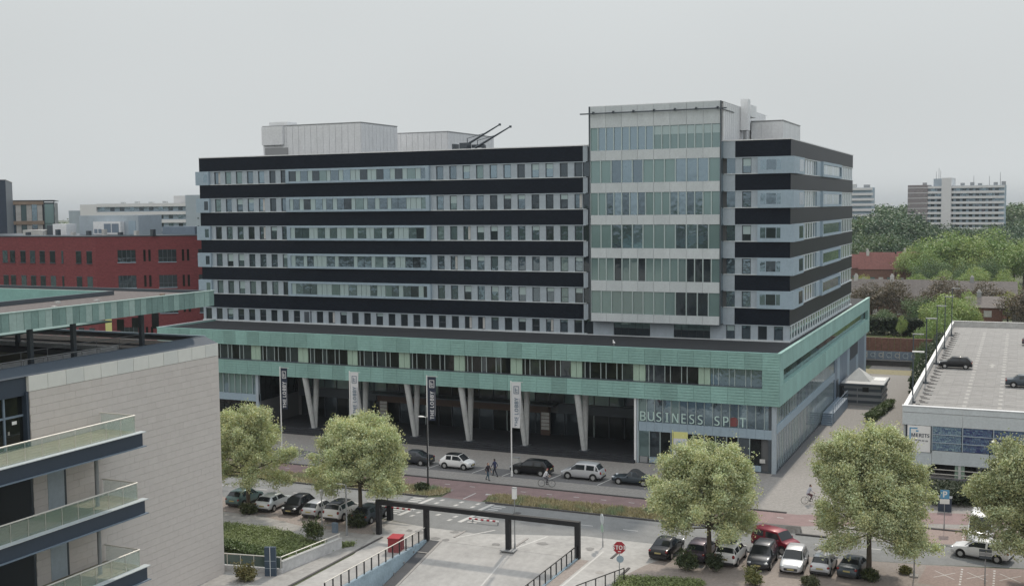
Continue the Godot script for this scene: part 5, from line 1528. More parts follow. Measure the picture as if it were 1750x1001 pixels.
func hedges():
	var left := [[-100, 28.8], [-27.0, 28.8], [-26.4, 29.8], [-26.9, 31.2], [-28.0, 32.0], [-100, 32.0]]
	var right := [[-21.8, 28.9], [0.5, 29.2], [1.0, 30.0], [0.8, 31.7], [-21.5, 31.9], [-22.2, 30.6]]
	struct("grass_verge", flat(left, 0.06, M.dry_grass))
	struct("grass_verge", flat(right, 0.06, M.dry_grass))
	blades("dry_verge_grass", left, 16000, 0.34, Color(0.44, 0.38, 0.24), 61)
	blades("dry_verge_grass", right, 9000, 0.34, Color(0.4, 0.345, 0.215), 62)
	blades("lawn_grass", [[-2, -76], [12, -76], [12, -116], [-2, -116]], 5000, 0.5, Color(0.2, 0.24, 0.07), 63)
	# planted bed by the left car park
	var bed := [[-42, 46.9], [-34.3, 46.6], [-29.9, 48.2], [-27.4, 48.6], [-26.2, 47.4], [-25.7, 48.2], [-26.5, 49.2], [-27.5, 55.6], [-33, 54.3], [-42, 53.0]]
	struct("planting_bed", flat(bed, 0.05, M.lawn))
	leaf_mass("ground_cover", "", "", bed, 0.24, 8000, Color(0.2, 0.245, 0.1), 64, 0.08, "stuff")
	leaf_mass("clipped_hedge", "clipped dark green hedge behind the glass balustrade by the beige block", "hedge", [[-42, 52.6], [-33.2, 53.4], [-27.6, 54.6], [-27.5, 55.7], [-33.2, 54.7], [-42, 53.9]], 1.0, 2600, Color(0.085, 0.125, 0.04), 65, 0.11)
	var far_bed := [[-3.5, 47.4], [1.6, 46.0], [2.6, 46.4], [3.0, 52], [-3.0, 52]]
	struct("planting_bed", flat(far_bed, 0.05, M.lawn))
	leaf_mass("ground_cover", "", "", far_bed, 0.2, 2600, Color(0.19, 0.235, 0.09), 66, 0.08, "stuff")
	leaf_mass("clipped_hedge", "dark clipped hedge in front of the open parking deck level", "hedge", [[15.4, 13.0], [26, 11.6], [26, 15.6], [15.9, 18.4]], 1.2, 6000, Color(0.035, 0.05, 0.022), 67, 0.1)
	leaf_mass("alley_hedge", "short green hedge strip on the alley beside the parking deck", "hedge", [[5.5, -20.5], [6.7, -21.0], [7.9, -33], [7.1, -33]], 0.9, 1300, Color(0.085, 0.12, 0.04), 68, 0.13)
	leaf_mass("tall_hedge", "tall dark hedge against the side wall of the parking deck", "hedge", [[10.6, -22], [12.3, -22], [12.3, -78], [10.4, -78]], 5.2, 5200, Color(0.05, 0.075, 0.035), 69, 0.22)
	leaf_mass("dark_hedge", "dark hedge line behind the trackside lawn", "hedge", [[-8, -117], [9, -117], [9, -121], [-8, -121]], 3.4, 2600, Color(0.04, 0.06, 0.03), 70, 0.26)
	# shrubs
	var n := [
		["shrub", "round dark shrub at the foot of the first street maple", -39.8, 43.2, 1.5, 0.95, Color(0.06, 0.075, 0.03)],
		["shrub", "dark shrub at the foot of the maple beside the gantry", -28.6, 43.2, 1.75, 1.05, Color(0.055, 0.07, 0.03)],
		["shrub", "dark clipped shrub at the foot of the BUSINESS SPOT maple", 2.6, 43.6, 1.1, 1.5, Color(0.045, 0.065, 0.028)],
		["shrub", "loose dark shrub left of the clipped one under the middle maple", 0.6, 44.0, 1.6, 1.5, Color(0.06, 0.085, 0.035)],
		["shrub", "dark shrub at the foot of the tall broad maple", 13.4, 41.3, 1.2, 0.9, Color(0.06, 0.075, 0.03)],
		["shrub", "upright leafy shrub above the white ramp wall", -29.3, 48.6, 1.5, 2.2, Color(0.085, 0.11, 0.04)],
		["shrub", "yellowish shrub by the blue info pillar", -28.6, 58.4, 1.4, 1.1, Color(0.16, 0.15, 0.06)],
		["shrub", "dark small shrub at the foot of the black street lamp", -29.2, 30.4, 1.2, 0.9, Color(0.05, 0.07, 0.025)],
		["shrub", "small pale shrub at the bottom edge below the dark off-roader", 5.9, 45.4, 1.1, 1.1, Color(0.15, 0.16, 0.06)],
		["shrub", "low shrub at the bottom edge below the small silver hatchback", 9.6, 44.0, 1.1, 0.7, Color(0.09, 0.1, 0.05)],
		["shrub", "yellow-green low shrub on the kerb beside the leaning sign pole", 15.6, 38.6, 0.7, 0.5, Color(0.16, 0.16, 0.06)],
	]
	for i in n.size():
		var q: Array = n[i]
		var rr: float = q[4] * 0.5
		var hh: float = q[5]
		var T := thing(q[0], q[1], "shrub", Vector3(q[2], 0, q[3]), 0, "shrubs")
		var lobes := []
		for k in 7: lobes.append([Vector3(cos(k * 0.9) * rr * 0.55, hh * (0.35 + 0.07 * (k % 4)), sin(k * 0.9) * rr * 0.55), rr * 0.55])
		lobes.append([Vector3(0, hh * 0.62, 0), minf(rr * 0.7, hh * 0.4)])
		put("foliage", crown_mesh(700 + i, lobes, 330, 7, 0.09, 0.085, q[6], 0.25, 2 if hh > 1.0 else 0), T)
		var sb := MB.new()
		for k in 5: sb.tube(Vector3(cos(k * 1.3) * 0.1, 0, sin(k * 1.3) * 0.1), Vector3(cos(k * 1.3) * rr * 0.6, hh * 0.6, sin(k * 1.3) * rr * 0.6), 0.02, 0.01, 5)
		put("stem", sb.mesh(M.bark), T)
	tree_pots()

func tree_pots():
	pass

# ---------------------------------------------------------------- cars
const STYLES := {   # cowl, roof front, roof rear, rear glass base as shares of the length, hood height, tail height
	"hatch": [0.25, 0.42, 0.84, 0.965, 0.93, 0.95],
	"city": [0.2, 0.38, 0.8, 0.965, 0.9, 0.93],
	"sedan": [0.28, 0.44, 0.69, 0.84, 0.88, 0.96],
	"suv": [0.25, 0.4, 0.88, 0.975, 1.02, 1.06],
	"mpv": [0.19, 0.38, 0.86, 0.965, 0.98, 0.98],
	"van": [0.21, 0.34, 0.955, 0.985, 1.05, 1.05],
	"roadster": [0.34, 0.46, 0.6, 0.76, 0.8, 0.86],
}

func loft(st: Array) -> Array:   # stations [s, y, w, cabin] -> rings of points
	return st

func make_car(L: float, W: float, H: float, style: String, paint: Material, roof_mat: Material = null) -> Node3D:
	var S: Array = STYLES[style]
	var hood: float = S[4]
	var tail: float = S[5]
	var st := [
		[0.0, 0.6, 0.74, 0], [0.012, 0.7, 0.86, 0], [0.05, hood * 0.84, 0.95, 0], [S[0] * 0.55, hood * 0.94, 1.0, 0], [S[0], hood, 1.0, 0],
		[S[1], H - 0.03, 1.0, 1], [(S[1] + S[2]) / 2, H, 1.0, 1], [S[2], H - 0.05, 0.98, 1], [S[3], tail, 0.95, 0]]
	if style == "sedan" or style == "roadster": st.append([0.95, tail - 0.03, 0.93, 0])
	st.append([0.988, tail - 0.14, 0.9, 0])
	st.append([1.0, 0.6, 0.84, 0])
	var rings := []
	for q in st:
		var z: float = (q[0] - 0.5) * L
		var w: float = W / 2 * q[2]
		var y: float = q[1]
		var belt: float = minf(lerpf(hood, tail, q[0]), y)
		var yb: float = 0.2 + 0.1 * pow(absf(q[0] - 0.5) * 2.0, 6)
		var half: Array
		if q[3] == 1:
			var wr := w * (0.74 if style != "van" else 0.84)
			half = [Vector3(0, yb, z), Vector3(w * 0.82, yb, z), Vector3(w * 0.98, yb + 0.13, z), Vector3(w, 0.58, z), Vector3(w * 0.965, belt, z), Vector3(wr, y - 0.07, z), Vector3(wr * 0.82, y, z), Vector3(0, y + 0.025, z)]
		else:
			half = [Vector3(0, yb, z), Vector3(w * 0.82, yb, z), Vector3(w * 0.98, yb + 0.13, z), Vector3(w, minf(0.58, y - 0.08), z), Vector3(w * 0.965, y - 0.07, z), Vector3(w * 0.9, y - 0.025, z), Vector3(w * 0.72, y, z), Vector3(0, y + 0.02, z)]
		var full := half.duplicate()
		for i in range(6, 0, -1): full.append(Vector3(-half[i].x, half[i].y, half[i].z))
		rings.append(full)
	var N: int = rings[0].size()
	# smooth normals over the grid
	var nr := []
	for i in rings.size():
		var row := []
		for j in N:
			var du: Vector3 = rings[mini(i + 1, rings.size() - 1)][j] - rings[maxi(i - 1, 0)][j]
			var dv: Vector3 = rings[i][(j + 1) % N] - rings[i][(j + N - 1) % N]
			row.append(dv.cross(du).normalized())
		nr.append(row)
	var T := Node3D.new()
	var b := MB.new()
	for i in rings.size() - 1:
		for j in N:
			var k := (j + 1) % N
			b.smooth(rings[i][j], rings[i][k], rings[i + 1][k], rings[i + 1][j], nr[i][j], nr[i][k], nr[i + 1][k], nr[i + 1][j])
	for j in range(1, N - 1):
		b.tri(rings[0][0], rings[0][j + 1], rings[0][j])
		b.tri(rings[-1][0], rings[-1][j], rings[-1][j + 1])
	put("body", b.mesh(paint), T)
	if roof_mat:
		b = MB.new()
		for i in range(5 if style != "roadster" else 4, 7 if style != "roadster" else 8):
			for j in [5, 6, 7, 8]:
				var up := Vector3(0, 0.012, 0)
				b.smooth(rings[i][j] + up, rings[i][j + 1] + up, rings[i + 1][j + 1] + up, rings[i + 1][j] + up, nr[i][j], nr[i][j + 1], nr[i + 1][j + 1], nr[i + 1][j])
		if style == "roadster":
			for j in [4, 9]:
				b.smooth(rings[6][j], rings[6][j + 1], rings[7][j + 1], rings[7][j], nr[6][j], nr[6][j + 1], nr[7][j + 1], nr[7][j])
				b.smooth(rings[7][j], rings[7][j + 1], rings[8][j + 1], rings[8][j], nr[7][j], nr[7][j + 1], nr[8][j + 1], nr[8][j])
		put("roof", b.mesh(roof_mat), T)
	# glass
	var strip := func(called: String, i: int, a: float, c: float):
		var g := MB.new()
		for j in [5, 6, 7, 8]:
			var e := 0.12 if j == 5 or j == 8 else 0.0
			var p := []
			for q in [[i, j], [i, j + 1], [i + 1, j + 1], [i + 1, j]]: p.append(rings[q[0]][q[1]])
			if j == 5:
				p[0] = p[0].lerp(p[1], 0.25); p[3] = p[3].lerp(p[2], 0.25)
			if j == 8:
				p[1] = p[1].lerp(p[0], 0.25); p[2] = p[2].lerp(p[3], 0.25)
			var n: Vector3 = (p[1] - p[0]).cross(p[3] - p[0]).normalized() * -1.0
			if n.y < 0: n = -n
			var d := n * 0.012
			g.quad(p[0].lerp(p[3], a) + d, p[1].lerp(p[2], a) + d, p[1].lerp(p[2], c) + d, p[0].lerp(p[3], c) + d)
		put(called, g.mesh(M.car_glass), T)
	strip.call("windscreen", 4, 0.05, 0.93)
	if style != "roadster": strip.call("rear_window", 7, 0.1, 0.8)
	for s in [0, 1]:
		var jl := 4 if s == 0 else 9   # ring index of the lower edge of the side glass
		var ju := 5 if s == 0 else 9
		var lo := 4 if s == 0 else 10
		var up := 5 if s == 0 else 9
		var spans := [["side_window", 4, 0.42, 5, 0.0, 6, 0.9], ["rear_side_window", 6, 0.08, 6, 0.08, 7, 0.86]]
		if style == "van" or style == "mpv" or style == "suv": spans.append(["quarter_window", 7, 0.02, 7, 0.02, 8, 0.62])
		if style == "roadster": spans = [["side_window", 4, 0.42, 5, 0.0, 6, 0.6]]
		for q in spans:
			var g := MB.new()
			var at := func(i: int, f: float, t: float) -> Vector3:
				var n2 := mini(i + 1, rings.size() - 1)
				return rings[i][lo].lerp(rings[n2][lo], f).lerp(rings[i][up].lerp(rings[n2][up], f), t)
			var pts := [[q[1], q[2]]]
			if q[1] != q[3]: pts.append([q[3], q[4]])
			if q[5] - 1 >= q[3] and q[1] == 4: pts.append([5, 0.9 if q[6] > 0.7 else 0.6])
			elif q[1] == 6: pts.append([6, q[6]])
			else: pts.append([7, q[6]])
			for k in pts.size() - 1:
				var a0: Vector3 = at.call(pts[k][0], pts[k][1], 0.1)
				var a1: Vector3 = at.call(pts[k + 1][0], pts[k + 1][1], 0.1)
				var c0: Vector3 = at.call(pts[k][0], pts[k][1], 0.88)
				var c1: Vector3 = at.call(pts[k + 1][0], pts[k + 1][1], 0.88)
				var d := Vector3(0.014 if s == 0 else -0.014, 0.004, 0)
				if s == 0: g.quad(a0 + d, c0 + d, c1 + d, a1 + d)
				else: g.quad(a0 + d, a1 + d, c1 + d, c0 + d)
			put(q[0], g.mesh(M.car_glass), T)
	# wheels
	var rad := 0.31 if H < 1.6 else 0.34
	for z in [-L / 2 + L * 0.19, L / 2 - L * 0.19]:
		for s in [-1.0, 1.0]:
			var x: float = s * (W / 2 - 0.1)
			var w := MB.new()
			w.tube(Vector3(x - 0.1, rad, z), Vector3(x + 0.115, rad, z) if s > 0 else Vector3(x + 0.1, rad, z), rad, rad, 18)
			if s < 0: w.tube(Vector3(x - 0.115, rad, z), Vector3(x + 0.1, rad, z), rad, rad, 18)
			var o := put("wheel", w.mesh(M.tyre), T)
			var rm := MB.new()
			rm.tube(Vector3(x, rad, z), Vector3(x + 0.125 * s, rad, z), rad * 0.66, rad * 0.6, 14)
			put("rim", rm.mesh(M.rim), o)
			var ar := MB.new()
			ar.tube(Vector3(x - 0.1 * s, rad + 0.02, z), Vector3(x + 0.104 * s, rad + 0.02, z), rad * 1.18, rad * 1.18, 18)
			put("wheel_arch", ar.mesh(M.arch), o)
	for s in [-1.0, 1.0]:
		var h := MB.new()
		h.ball(Vector3(s * W * 0.35, 0.66, -L / 2 + 0.14), Vector3(0.2, 0.1, 0.16))
		put("headlight", h.mesh(M.head_lens), T)
		h = MB.new()
		h.ball(Vector3(s * W * 0.395, tail - 0.17, L / 2 - 0.1), Vector3(0.12, 0.16 if style in ["van", "mpv", "suv"] else 0.1, 0.12))
		put("tail_light", h.mesh(M.tail_lens), T)
		h = MB.new()
		h.ball(Vector3(s * (W / 2 + 0.06), hood + 0.05, -L / 2 + L * (S[0] + 0.07)), Vector3(0.11, 0.08, 0.06))
		put("mirror", h.mesh(paint), T)
	put("grille", boxm(-W * 0.28, W * 0.28, 0.36, 0.55, -L / 2 - 0.02, -L / 2 + 0.1, M.plastic), T)
	put("number_plate", boxm(-0.26, 0.26, 0.42, 0.53, -L / 2 - 0.035, -L / 2, M.plate), T)
	put("number_plate", boxm(-0.26, 0.26, 0.6, 0.71, L / 2 - 0.05, L / 2 + 0.03, M.plate), T)
	put("bumper", boxm(-W * 0.4, W * 0.4, 0.26, 0.44, L / 2 - 0.12, L / 2 + 0.015, M.plastic), T)
	return T

func paint_of(key: String, c: Color, metal := 0.35) -> StandardMaterial3D:
	var m := mat(key, c, 0.4, metal)
	m.metallic_specular = 0.3
	m.clearcoat_enabled = true
	m.clearcoat = 0.5
	m.clearcoat_roughness = 0.06
	return m

func cars():
	paint_of("p_black", lin(0.006, 0.006, 0.008), 0.0)
	paint_of("p_darkgrey", lin(0.05, 0.055, 0.065))
	paint_of("p_slate", lin(0.06, 0.075, 0.09))
	paint_of("p_teal", lin(0.12, 0.19, 0.19))
	paint_of("p_silver", lin(0.5, 0.51, 0.53))
	paint_of("p_pale", lin(0.62, 0.66, 0.68))
	paint_of("p_white", lin(0.74, 0.74, 0.74), 0.0)
	paint_of("p_red", lin(0.2, 0.008, 0.024), 0.1)
	paint_of("p_purple", lin(0.08, 0.06, 0.08))
	var lot := "cars in the left car park"
	var kerb := "cars parked along the kerb before the steps"
	var rlot := "cars in the right car park"
	var roof := "cars on the parking deck"
	# label, L, W, H, style, paint, roof, x, z, heading degrees (0 = nose towards the office), group, height
	var list := [
		["grey-green hatchback parked beside the beige block, rear to the street trees", 4.1, 1.76, 1.5, "hatch", "p_teal", "", -42.4, 39.9, 0, lot, 0],
		["silver-white hatchback between the first maple and the black city car", 4.2, 1.78, 1.47, "hatch", "p_pale", "", -38.9, 40.3, 4, lot, 0],
		["black small car parked nose outward between two silver cars", 3.8, 1.7, 1.52, "city", "p_black", "", -36.1, 40.4, 184, lot, 0],
		["small rounded silver car with dark bumper beside the black small car", 3.65, 1.65, 1.4, "city", "p_silver", "", -33.8, 40.7, 3, lot, 0],
		["white compact off-roader with black roof panel", 4.35, 1.9, 1.62, "suv", "p_white", "p_black", -31.4, 40.5, 2, lot, 0],
		["dark grey hatchback half hidden by the maple trunk next to the gantry", 4.2, 1.78, 1.48, "hatch", "p_slate", "", -28.6, 40.4, 0, lot, 0],
		["dark saloon parked behind the white flagpole at the kerb", 4.5, 1.8, 1.44, "sedan", "p_darkgrey", "", -35.8, 20.2, 90, kerb, 0],
		["small white rounded city car with dark roof at the kerb", 3.6, 1.66, 1.5, "city", "p_white", "p_black", -30.4, 20.4, -90, kerb, 0],
		["black hatchback at the kerb beside the white flagpole", 4.3, 1.78, 1.5, "hatch", "p_black", "", -22.2, 19.9, 90, kerb, 0],
		["silver people carrier at the kerb", 4.3, 1.75, 1.66, "mpv", "p_silver", "", -16.6, 19.9, 90, kerb, 0],
		["dark slate roadster with black soft top at the kerb", 4.05, 1.76, 1.36, "roadster", "p_slate", "plastic", -11.3, 20.1, 90, kerb, 0],
		["black saloon under the maple, leftmost in the right car park", 4.5, 1.78, 1.45, "sedan", "p_black", "", -1.9, 40.2, -3, rlot, 0],
		["dark purple estate hidden by the maple trunk", 4.4, 1.8, 1.5, "hatch", "p_purple", "", 0.75, 39.9, 0, rlot, 0],
		["white compact off-roader with dark roof window beside the maple trunk", 4.1, 1.82, 1.58, "suv", "p_white", "", 3.1, 40.0, -2, rlot, 0],
		["black off-roader parked nose outward with bright headlights", 4.3, 1.82, 1.68, "suv", "p_darkgrey", "", 5.5, 39.9, 180, rlot, 0],
		["silver hatchback parked nose outward between off-roader and small silver car", 4.45, 1.8, 1.55, "hatch", "p_silver", "", 7.85, 39.8, 182, rlot, 0],
		["small silver square-backed car, rear to the viewer", 3.4, 1.6, 1.5, "city", "p_silver", "", 10.0, 39.9, -2, rlot, 0],
		["dark blue-black coupe behind the trunk of the tall maple", 4.2, 1.7, 1.36, "sedan", "p_slate", "", 12.1, 39.4, -8, rlot, 0],
		["dark red box-shaped car driving on the street", 3.8, 1.68, 1.68, "van", "p_red", "", 5.75, 36.5, -116, "", 0],
		["white hatchback turning on the street at the right", 4.3, 1.78, 1.48, "hatch", "p_white", "", 20.6, 32.6, 76, "", 0],
		["white delivery van standing in the brick bay behind the white hatchback", 4.9, 1.95, 2.05, "van", "p_white", "", 20.4, 27.3, 178, "", 0],
		["pale blue-grey car standing inside the open lower level of the deck", 4.3, 1.78, 1.5, "hatch", "p_pale", "", 21.4, 3.4, 90, "", 0],
		["black hatchback alone by the parapet on the parking deck", 4.0, 1.74, 1.5, "hatch", "p_black", "", 15.55, -29.7, 90, roof, 6.008],
		["grey-blue saloon parked on the deck at the right edge", 4.5, 1.8, 1.45, "sedan", "p_slate", "", 23.8, -16.3, -90, roof, 6.008],
		["purple-grey hatchback at the far right of the deck", 4.2, 1.78, 1.5, "hatch", "p_purple", "", 25.4, -58.0, -90, roof, 6.008],
	]
	for q in list:
		var c := make_car(q[1], q[2], q[3], q[4], M[q[5]], M[q[6]] if q[6] else null)
		c.name = numbered("parked_car" if q[10] else "car")
		add_child(c)
		c.position = Vector3(q[7], 0.016 + q[11], q[8])
		c.rotation_degrees.y = q[9]
		tag(c, q[0], "car", q[10])
		if q[10] == rlot or q[10] == lot:   # cars stand a little back from the bay ends
			c.position.z += 0.45
			c.scale = Vector3.ONE * 0.95
		if q[0].begins_with("white compact off-roader with dark"): put("roof_window", boxm(-0.45, 0.45, 1.595, 1.612, -0.35, 0.75, M.car_glass), c)

# ---------------------------------------------------------------- street furniture
func banner_mesh(w: float, h: float, m: Material, wave: float, seed_: int) -> ArrayMesh:
	var b := MB.new()
	var nx := 4
	var ny := 14
	var f := func(i: int, j: int) -> Vector3:
		var u := float(i) / nx
		var t := float(j) / ny
		return Vector3(u * w * (1.0 - 0.12 * t), -t * h, wave * u * sin(t * 5.0 + seed_) * t)
	for i in nx:
		for j in ny:
			var p: Vector3 = f.call(i, j)
			var q: Vector3 = f.call(i + 1, j)
			var r: Vector3 = f.call(i + 1, j + 1)
			var s: Vector3 = f.call(i, j + 1)
			b.quad(s, r, q, p)
			var o := Vector3(0, 0, -0.012)
			b.quad(p + o, q + o, r + o, s + o)
	return b.mesh(m)

func lamp_head(parent: Node, at: Vector3, dir: Vector3, m: Material):
	var b := MB.new()
	b.tube(at, at + dir * 0.35 + Vector3(0, 0.06, 0), 0.035, 0.03, 6)
	b.ball(at + dir * 0.62 + Vector3(0, 0.06, 0), Vector3(0.36 if absf(dir.x) > 0.5 else 0.15, 0.08, 0.15 if absf(dir.x) > 0.5 else 0.36))
	put("lamp_head", b.mesh(m), parent)

func pole(parent: Node, h: float, r: float, m: Material, called := "pole"):
	var b := MB.new()
	b.tube(Vector3.ZERO, Vector3(0, h, 0), r, r * 0.75, 10)
	b.tube(Vector3.ZERO, Vector3(0, 0.5, 0), r * 1.5, r * 1.4, 10)
	put(called, b.mesh(m), parent)

func street_furniture():
	# banners THE LOBBY
	var g := "banner poles along the kerb"
	var fl := [
		[Vector3(-52.0, 0, 21.0), "navy", "navy banner on a white pole, leftmost, above the first maple"],
		[Vector3(-42.8, 0, 21.3), "white", "white banner on a white pole above the round maple"],
		[Vector3(-33.5, 0, 21.1), "navy", "navy banner on a white pole beside the black street lamp"],
		[Vector3(-23.65, 0, 21.6), "white", "white banner on a white pole beside the black hatchback"],
	]
	for i in fl.size():
		var q: Array = fl[i]
		var T := thing("banner_pole", q[2], "banner", q[0], 0.12, g)
		pole(T, 9.7, 0.075, M.white)
		var dark: bool = q[1] == "navy"
		var w := 0.95 if i != 0 else 0.8
		var bn := put("banner", banner_mesh(w, 4.6, M.navy_cloth if dark else M.white_cloth, 0.1, i), T, Vector3(0.09, 9.55, 0))
		put("arm", boxm(0, w + 0.3, 9.56, 9.6, -0.015, 0.015, M.white), T)
		var ink: Material = M.white_cloth if dark else M.blue_grey
		put("lettering", lettering("THE LOBBY", 0.56, ink, 0.015, "Droid Sans", 700), bn, Vector3(w * 0.52, -3.0, 0.05), Vector3(0, 0, PI / 2))
		put("underline", boxm(w * 0.84, w * 0.87, -4.1, -1.6, 0.03, 0.04, ink), bn)
		var e := MB.new()
		for k in [[0.2, 0.8, -1.15, -1.08], [0.2, 0.8, -0.42, -0.35], [0.2, 0.27, -1.08, -0.42], [0.73, 0.8, -1.08, -0.42], [0.36, 0.64, -0.98, -0.9], [0.36, 0.44, -0.9, -0.55], [0.44, 0.64, -0.78, -0.7]]: e.box(k[0] * w, k[1] * w, k[2], k[3], 0.03, 0.04)
		put("emblem", e.mesh(ink), bn)
	var T := thing("banner_pole", "white pole with yellow and white banner in front of the glazed BUSINESS SPOT corner", "banner", Vector3(-6.6, 0, 22.7), 0.12, g)
	pole(T, 6.1, 0.06, M.yellow_cloth)
	put("banner", boxm(0.08, 1.42, 5.35, 5.98, -0.01, 0.01, M.yellow_cloth), T)
	var bn := put("banner", boxm(0.08, 1.35, 3.3, 5.345, -0.01, 0.01, M.white_cloth), T)
	var e := MB.new()
	e.ring(Vector3(0.62, 4.85, 0.02), Vector3.BACK, 0.2, 0.05, 14, 4)
	e.ring(Vector3(0.82, 4.6, 0.02), Vector3.BACK, 0.18, 0.05, 14, 4)
	e.box(1.06, 1.1, 3.5, 5.3, 0.011, 0.02)
	put("emblem", e.mesh(M.sign_blue), bn)
	# street lamps
	T = thing("street_lamp", "tall black street lamp with white head on the grass verge", "street lamp", Vector3(-29.1, 0, 29.3))
	pole(T, 7.0, 0.085, M.black_metal)
	lamp_head(T, Vector3(0, 6.95, 0), Vector3(-1, 0, 0), M.white)
	T = thing("street_lamp", "slim dark street lamp in front of the mosaic panels", "street lamp", Vector3(20.6, 0, 12))
	pole(T, 5.1, 0.06, M.black_metal)
	lamp_head(T, Vector3(0.1, 5.05, 0), Vector3(0.3, 0, 0.9), M.white)
	T = thing("post_lamp", "grey post lamp with pale round cap beside the white off-roader", "street lamp", Vector3(-30.6, 0, 45.4))
	pole(T, 3.3, 0.06, M.grey_metal)
	var b := MB.new()
	b.tube(Vector3(0, 2.9, 0), Vector3(0, 3.35, 0), 0.08, 0.15, 10)
	b.ball(Vector3(0, 3.42, 0), Vector3(0.2, 0.14, 0.2))
	put("lamp_head", b.mesh(M.off_white), T)
	T = thing("street_lamp", "pale grey lamp with flat head in front of the second maple", "street lamp", Vector3(-27.9, 0, 45.8))
	pole(T, 4.3, 0.075, M.grey_metal)
	lamp_head(T, Vector3(0, 4.25, 0), Vector3(-1, 0, 0), M.white)
	put("cabinet", boxm(-1.6, -1.15, 0, 0.85, -0.5, -0.2, M.blue_grey), T)
	var n := 0
	for q in [[12.7, -1.3, 5.4, "nearest deck lamp at the corner of the parking deck"], [13.0, -15.4, 7.6, "second deck lamp along the left parapet"], [13.05, -32.8, 7.6, "deck lamp beside the black hatchback on the deck"], [13.08, -49.7, 7.5, "fourth deck lamp along the left parapet"], [13.12, -67.0, 7.5, "farthest deck lamp near the back parapet"]]:
		T = thing("deck_lamp", q[3], "street lamp", Vector3(q[0], 6.0, q[1]), 0, "lamps of the parking deck")
		pole(T, q[2], 0.08, M.frame_dark)
		put("base", boxm(-0.3, 0.3, 0, 0.22, -0.3, 0.3, M.frame_dark), T)
		b = MB.new()
		b.box(-0.1, 1.1, q[2] - 0.02, q[2] + 0.1, -0.16, 0.16)
		put("lamp_head", b.mesh(M.grey_metal if n > 0 else M.white), T)
		n += 1
	T = thing("alley_lamp", "dark lamp rising behind the parapet from the alley", "street lamp", Vector3(11.2, 0, -19.9))
	pole(T, 11.2, 0.1, M.frame_dark)
	put("lamp_head", boxm(-0.1, 1.2, 11.2, 11.32, -0.16, 0.16, M.grey_metal), T)
	# gantry
	T = thing("height_gantry", "long black steel height-limit gantry on four posts over the garage lanes", "gantry", Vector3(0, 0, 44.45))
	for x in [-25.6, -21.1, -13.75, -7.9]: put("post", boxm(x - 0.19, x + 0.19, 0, 2.55, -0.19, 0.19, M.black_metal), T)
	put("beam", boxm(-25.79, -7.71, 2.55, 2.92, -0.2, 0.2, M.black_metal), T)
	put("base_plate", boxm(-14.3, -13.1, 0.01, 0.09, -0.3, 0.5, M.grey_metal), T)
	# garage railings
	rail_run("garage_railing", "black railing with pale handrail along the left retaining wall of the garage ramp", Vector3(-21.12, 0.09, 44.7), Vector3(0, 0, 1), 14, 1.0, true)
	rail_run("garage_railing", "thin black railing along the right side of the garage ramp", Vector3(-7.9, 0.05, 44.7), Vector3(0, 0, 1), 14, 1.0, false)
	rail_run("path_railing", "short black railing at the bottom edge below the stop sign", Vector3(-2.9, 0.05, 48.2), Vector3(-0.35, 0, 0.94), 5, 0.95, false)
	# red box, info pillar
	T = thing("red_container", "red steel grit container behind the garage railing", "container", Vector3(-22.0, 0, 47.9), 0.15)
	put("body", boxm(-0.45, 0.45, 0, 1.1, -0.6, 0.6, M.red_paint), T)
	put("lid", boxm(-0.5, 0.5, 1.1, 1.17, -0.65, 0.65, M.stop_red), T)
	for k in 3: put("rib", boxm(0.45, 0.49, 0.05, 1.05, -0.5 + k * 0.45, -0.42 + k * 0.45, M.red_paint), T)
	T = thing("info_pillar", "blue-grey information pillar with white cross lines on the path", "pillar", Vector3(-27.5, 0, 56.9), 0.35)
	put("panel", boxm(-0.42, 0.42, 0.0, 2.2, -0.12, 0.12, M.pillar), T)
	put("rib", boxm(-0.02, 0.02, 0.0, 2.2, 0.12, 0.15, M.white), T)
	for y in [1.15, 0.6]: put("line", boxm(-0.42, 0.42, y, y + 0.03, 0.121, 0.14, M.panel), T)
	# low wall with rail
	T = thing("low_ramp_wall", "low white wall with pale handrail beside the planted bed", "wall", Vector3(-27.1, 0, 56.0), -0.11)
	put("wall", boxm(-0.22, 0.02, 0, 0.82, -7.0, 0, M.concrete_pale), T)
	put("coping", boxm(-0.26, 0.06, 0.82, 0.88, -7.0, 0.02, M.off_white), T)
	b = MB.new()
	b.tube(Vector3(-0.1, 1.2, 0), Vector3(-0.1, 1.2, -6.9), 0.045, 0.045, 8)
	for k in 5: b.tube(Vector3(-0.1, 0.85, -k * 1.7), Vector3(-0.1, 1.2, -k * 1.7), 0.03, 0.03, 6)
	put("handrail", b.mesh(M.rail_light), T)
	T = thing("glass_balustrade", "tinted glass balustrade with pale rail in front of the clipped hedge", "balustrade", Vector3(-27.3, 0, 56.15), 0.17)
	put("kerb_wall", boxm(-5.4, 0.3, 0, 0.35, -0.15, 0.15, M.concrete_pale), T)
	for k in 5: put("glass_panel", boxm(-5.3 + k * 1.1, -4.3 + k * 1.1, 0.4, 1.15, -0.02, 0.02, M.tint_glass), T)
	b = MB.new()
	b.tube(Vector3(-5.4, 1.22, 0), Vector3(0.2, 1.22, 0), 0.05, 0.05, 8)
	for k in 6: b.tube(Vector3(-5.35 + k * 1.1, 0.3, 0), Vector3(-5.35 + k * 1.1, 1.2, 0), 0.035, 0.035, 6)
	put("handrail", b.mesh(M.rail_light), T)
	# barriers
	var bar := [[Vector3(-27.1, 0, 40.3), 1.0, "red and white barrier arm with black post at the exit lane"], [Vector3(-19.95, 0.0, 38.3), 0.0, "short red and white barrier arm lying low on the entry lane"]]
